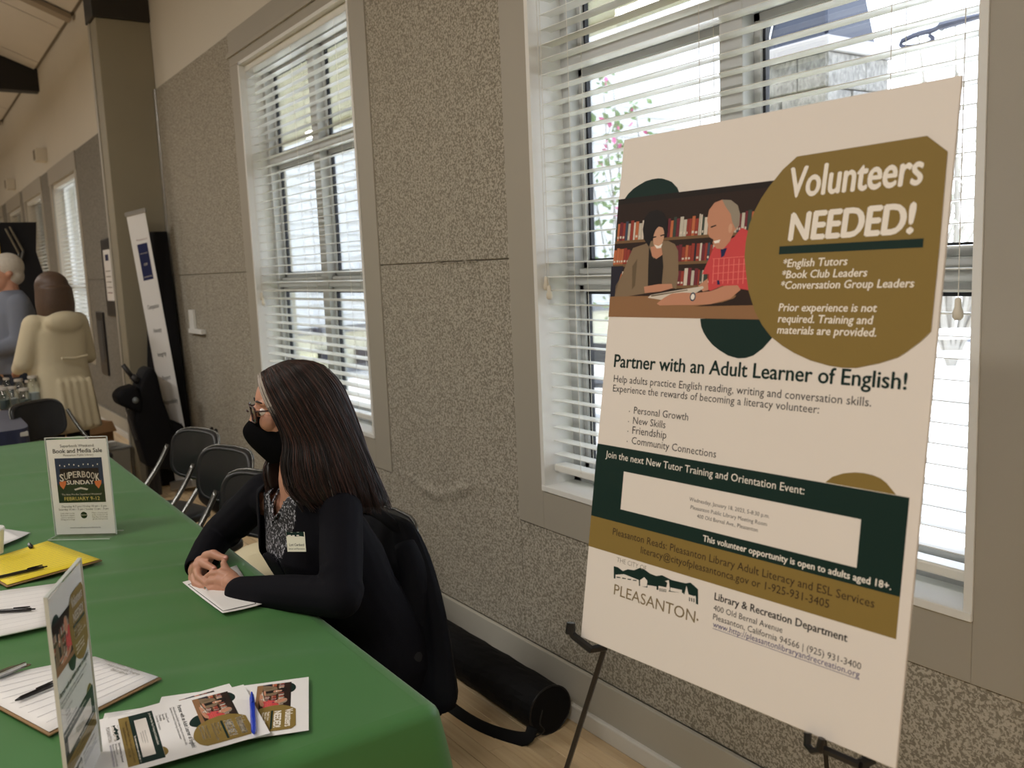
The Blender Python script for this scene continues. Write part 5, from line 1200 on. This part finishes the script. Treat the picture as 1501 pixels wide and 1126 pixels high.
sh_b = PY(868,560,5.2); fb = thing('flowering_shrub', 'tall thin flowering shrub with pink blossoms outside the right window', 'shrub', (0,0,0))
tips = twigs(fb, V(-6.3,5.6,-.15), .75, 3.3, 9, mat('twig', srgb(120,110,96), .9), 4)
leaves(fb, tips, 420, .05, mat('leaf_green', srgb(120,150,92), .7), 'leaves', 5); leaves(fb, [p for p in tips if p.z > 2.0], 60, .045, mat('pink_petal', srgb(226,90,160), .6), 'blossoms', 6)
for i, (x, y, h, lb) in enumerate([(PY(1400,300,12).x,12.0,4.2,'bare branching tree outside, seen right of the poster board'), (PY(1352,300,15).x,15.0,4.6,'bare branching tree outside, farther back beside the fence')]):
    tr_ = thing('bare_tree', lb, 'tree', (0,0,0)); tp = twigs(tr_, V(x,y,-.15), 2.2, h, 14, mat('grey_bark', srgb(140,136,128), .9), 30+i, .05); leaves(tr_, tp, 500, .07, mat('grey_leaf', srgb(150,156,140), .8), 'leaves', 40+i)
# railing fence
fn = thing('metal_fence', 'dark metal picket fence outside behind the picnic table', 'fence', (-7,13.2,-.15)); Mfn = mat('fence_grey', srgb(96,100,112), .5)
for z in (.25,1.25): MB().box((-4,-.02,z),(9,.02,z+.05)).build('rail', Mfn, fn)
pm = None
for k in range(90):
    if pm is None: o = MB().box((-.012,-.012,.05),(.012,.012,1.4)).build('picket', Mfn, fn); pm = o.data
    else: o = link('picket', pm, fn)
    o.location = (-4+.145*k, 0, 0)
# picnic table with blue-black frame
pt = thing('picnic_table', 'outdoor picnic table with dark blue tubular frame, seen low right of the poster board', 'table', PZ(1398,588,-.15), .7); Mpb = mat('dark_blue_tube', srgb(28,34,54), .4)
MB().box((-.9,-.38,.72),(.9,.38,.77)).build('tabletop', M_conc, pt, bevel=.01)
for s in (-1,1): MB().box((-.9,s*.75-.14,.42),(.9,s*.75+.14,.46)).build('bench', M_conc, pt, bevel=.008)
for x in (-.6,.6):
    MB().tube(catmull([(x,-.8,.42),(x,-.72,.16),(x,-.5,.06),(x,.5,.06),(x,.72,.16),(x,.8,.42)],5), .045, 8).build('frame_tube', Mpb, pt, smooth=True); MB().tube([(x,-.25,.06),(x,-.25,.72)], .045, 8).tube([(x,.25,.06),(x,.25,.72)], .045, 8).build('upright', Mpb, pt)
pk = thing('parked_bench', 'dark low bench outside, seen through the left part of the right window', 'bench', PY(866,592,6.0), .2)
pk.location.z = -.15
MB().box((-.7,-.2,.40),(.7,.2,.45)).build('seat', Mpb, pt if False else pk, bevel=.006)
for x in (-.6,.6): MB().tube([(x,-.15,0),(x,-.15,.4)], .025, 8).tube([(x,.15,0),(x,.15,.8)], .025, 8).build('leg', Mpb, pk)
MB().box((-.7,.14,.6),(.7,.18,.82)).build('backrest', Mpb, pk)
# neighbouring wing seen through the left window
M_sid = mat('pale_siding', srgb(222,224,222), .8, noise_=.03, nscale=8); M_stu = mat('cream_stucco', srgb(226,222,196), .9, bump=.5, bscale=40)
nb_ = thing('neighbouring_wing', 'pale building wing with lap siding over cream stucco outside the window behind the woman', 'building', (-14,2.1,-.15)); zl = onX(480,486,-14).z+.15
MB().box((-6,0,0),(-.02,12,zl)).build('stucco_wall', M_stu, nb_); MB().box((-6,0,zl),(-.08,12,6.5)).build('upper_wall', M_sid, nb_)
for k in range(22): MB().prism([(-.08,0),(-.03,0),(-.075,.19)], (0,12)).build('lap_board', M_sid, nb_).location = (0,0,zl+.08+k*.19)
MB().box((-.1,0,zl-.03),(.06,12,zl+.05)).build('ledge', mat('slate_ledge', srgb(130,132,136), .7), nb_)
for (a_, b__), nm, m_ in ((((460,515),(487,527)),'vent_box',Mpb), (((520,512),(546,530)),'vent_box',Mpb), (((430,520),(468,545)),'cream_panel',mat('cream_panel', srgb(238,232,190), .7)), (((456,481),(468,489)),'wall_lamp',Mpb)):
    p, q_ = onX(*a_,-14)-V(-14,2.1,-.15), onX(*b__,-14)-V(-14,2.1,-.15); MB().box((-.02,min(p.y,q_.y),q_.z),(.12,max(p.y,q_.y),p.z)).build(nm, m_, nb_, bevel=.01)
p, q_ = onX(500,532,-14)-V(-14,2.1,-.15), onX(552,640,-14)-V(-14,2.1,-.15)
for k in range(14):
    z = .02+k*(p.z-.05)/14; MB().box((-.02,p.y,z),(.05,p.y+2.6,z+(p.z-.05)/14-.02)).build('shutter_slat', mat('blue_grey_shutter', srgb(168,176,186), .6), nb_)

sl_p = thing('street_lamp', 'thin curved outdoor lamp arm high outside, seen above the right end of the poster board', 'lamp', (0,0,0))
A = [PY(x,y,9.0) for x,y in ((1378,38),(1368,44),(1345,50),(1322,60),(1322,68),(1350,66),(1368,58),(1362,52))]
MB().tube(catmull(A[:4],4), .03, 6).build('arm', Mpb, sl_p); MB().tube(catmull(A[3:],4), .022, 6).build('lamp_ring', Mpb, sl_p)
pz = PY(1500,30,9.0); MB().tube([V(pz.x,9.0,-.15), V(pz.x,9.0,A[0].z), A[0]], .05, 8).build('post', Mpb, sl_p)
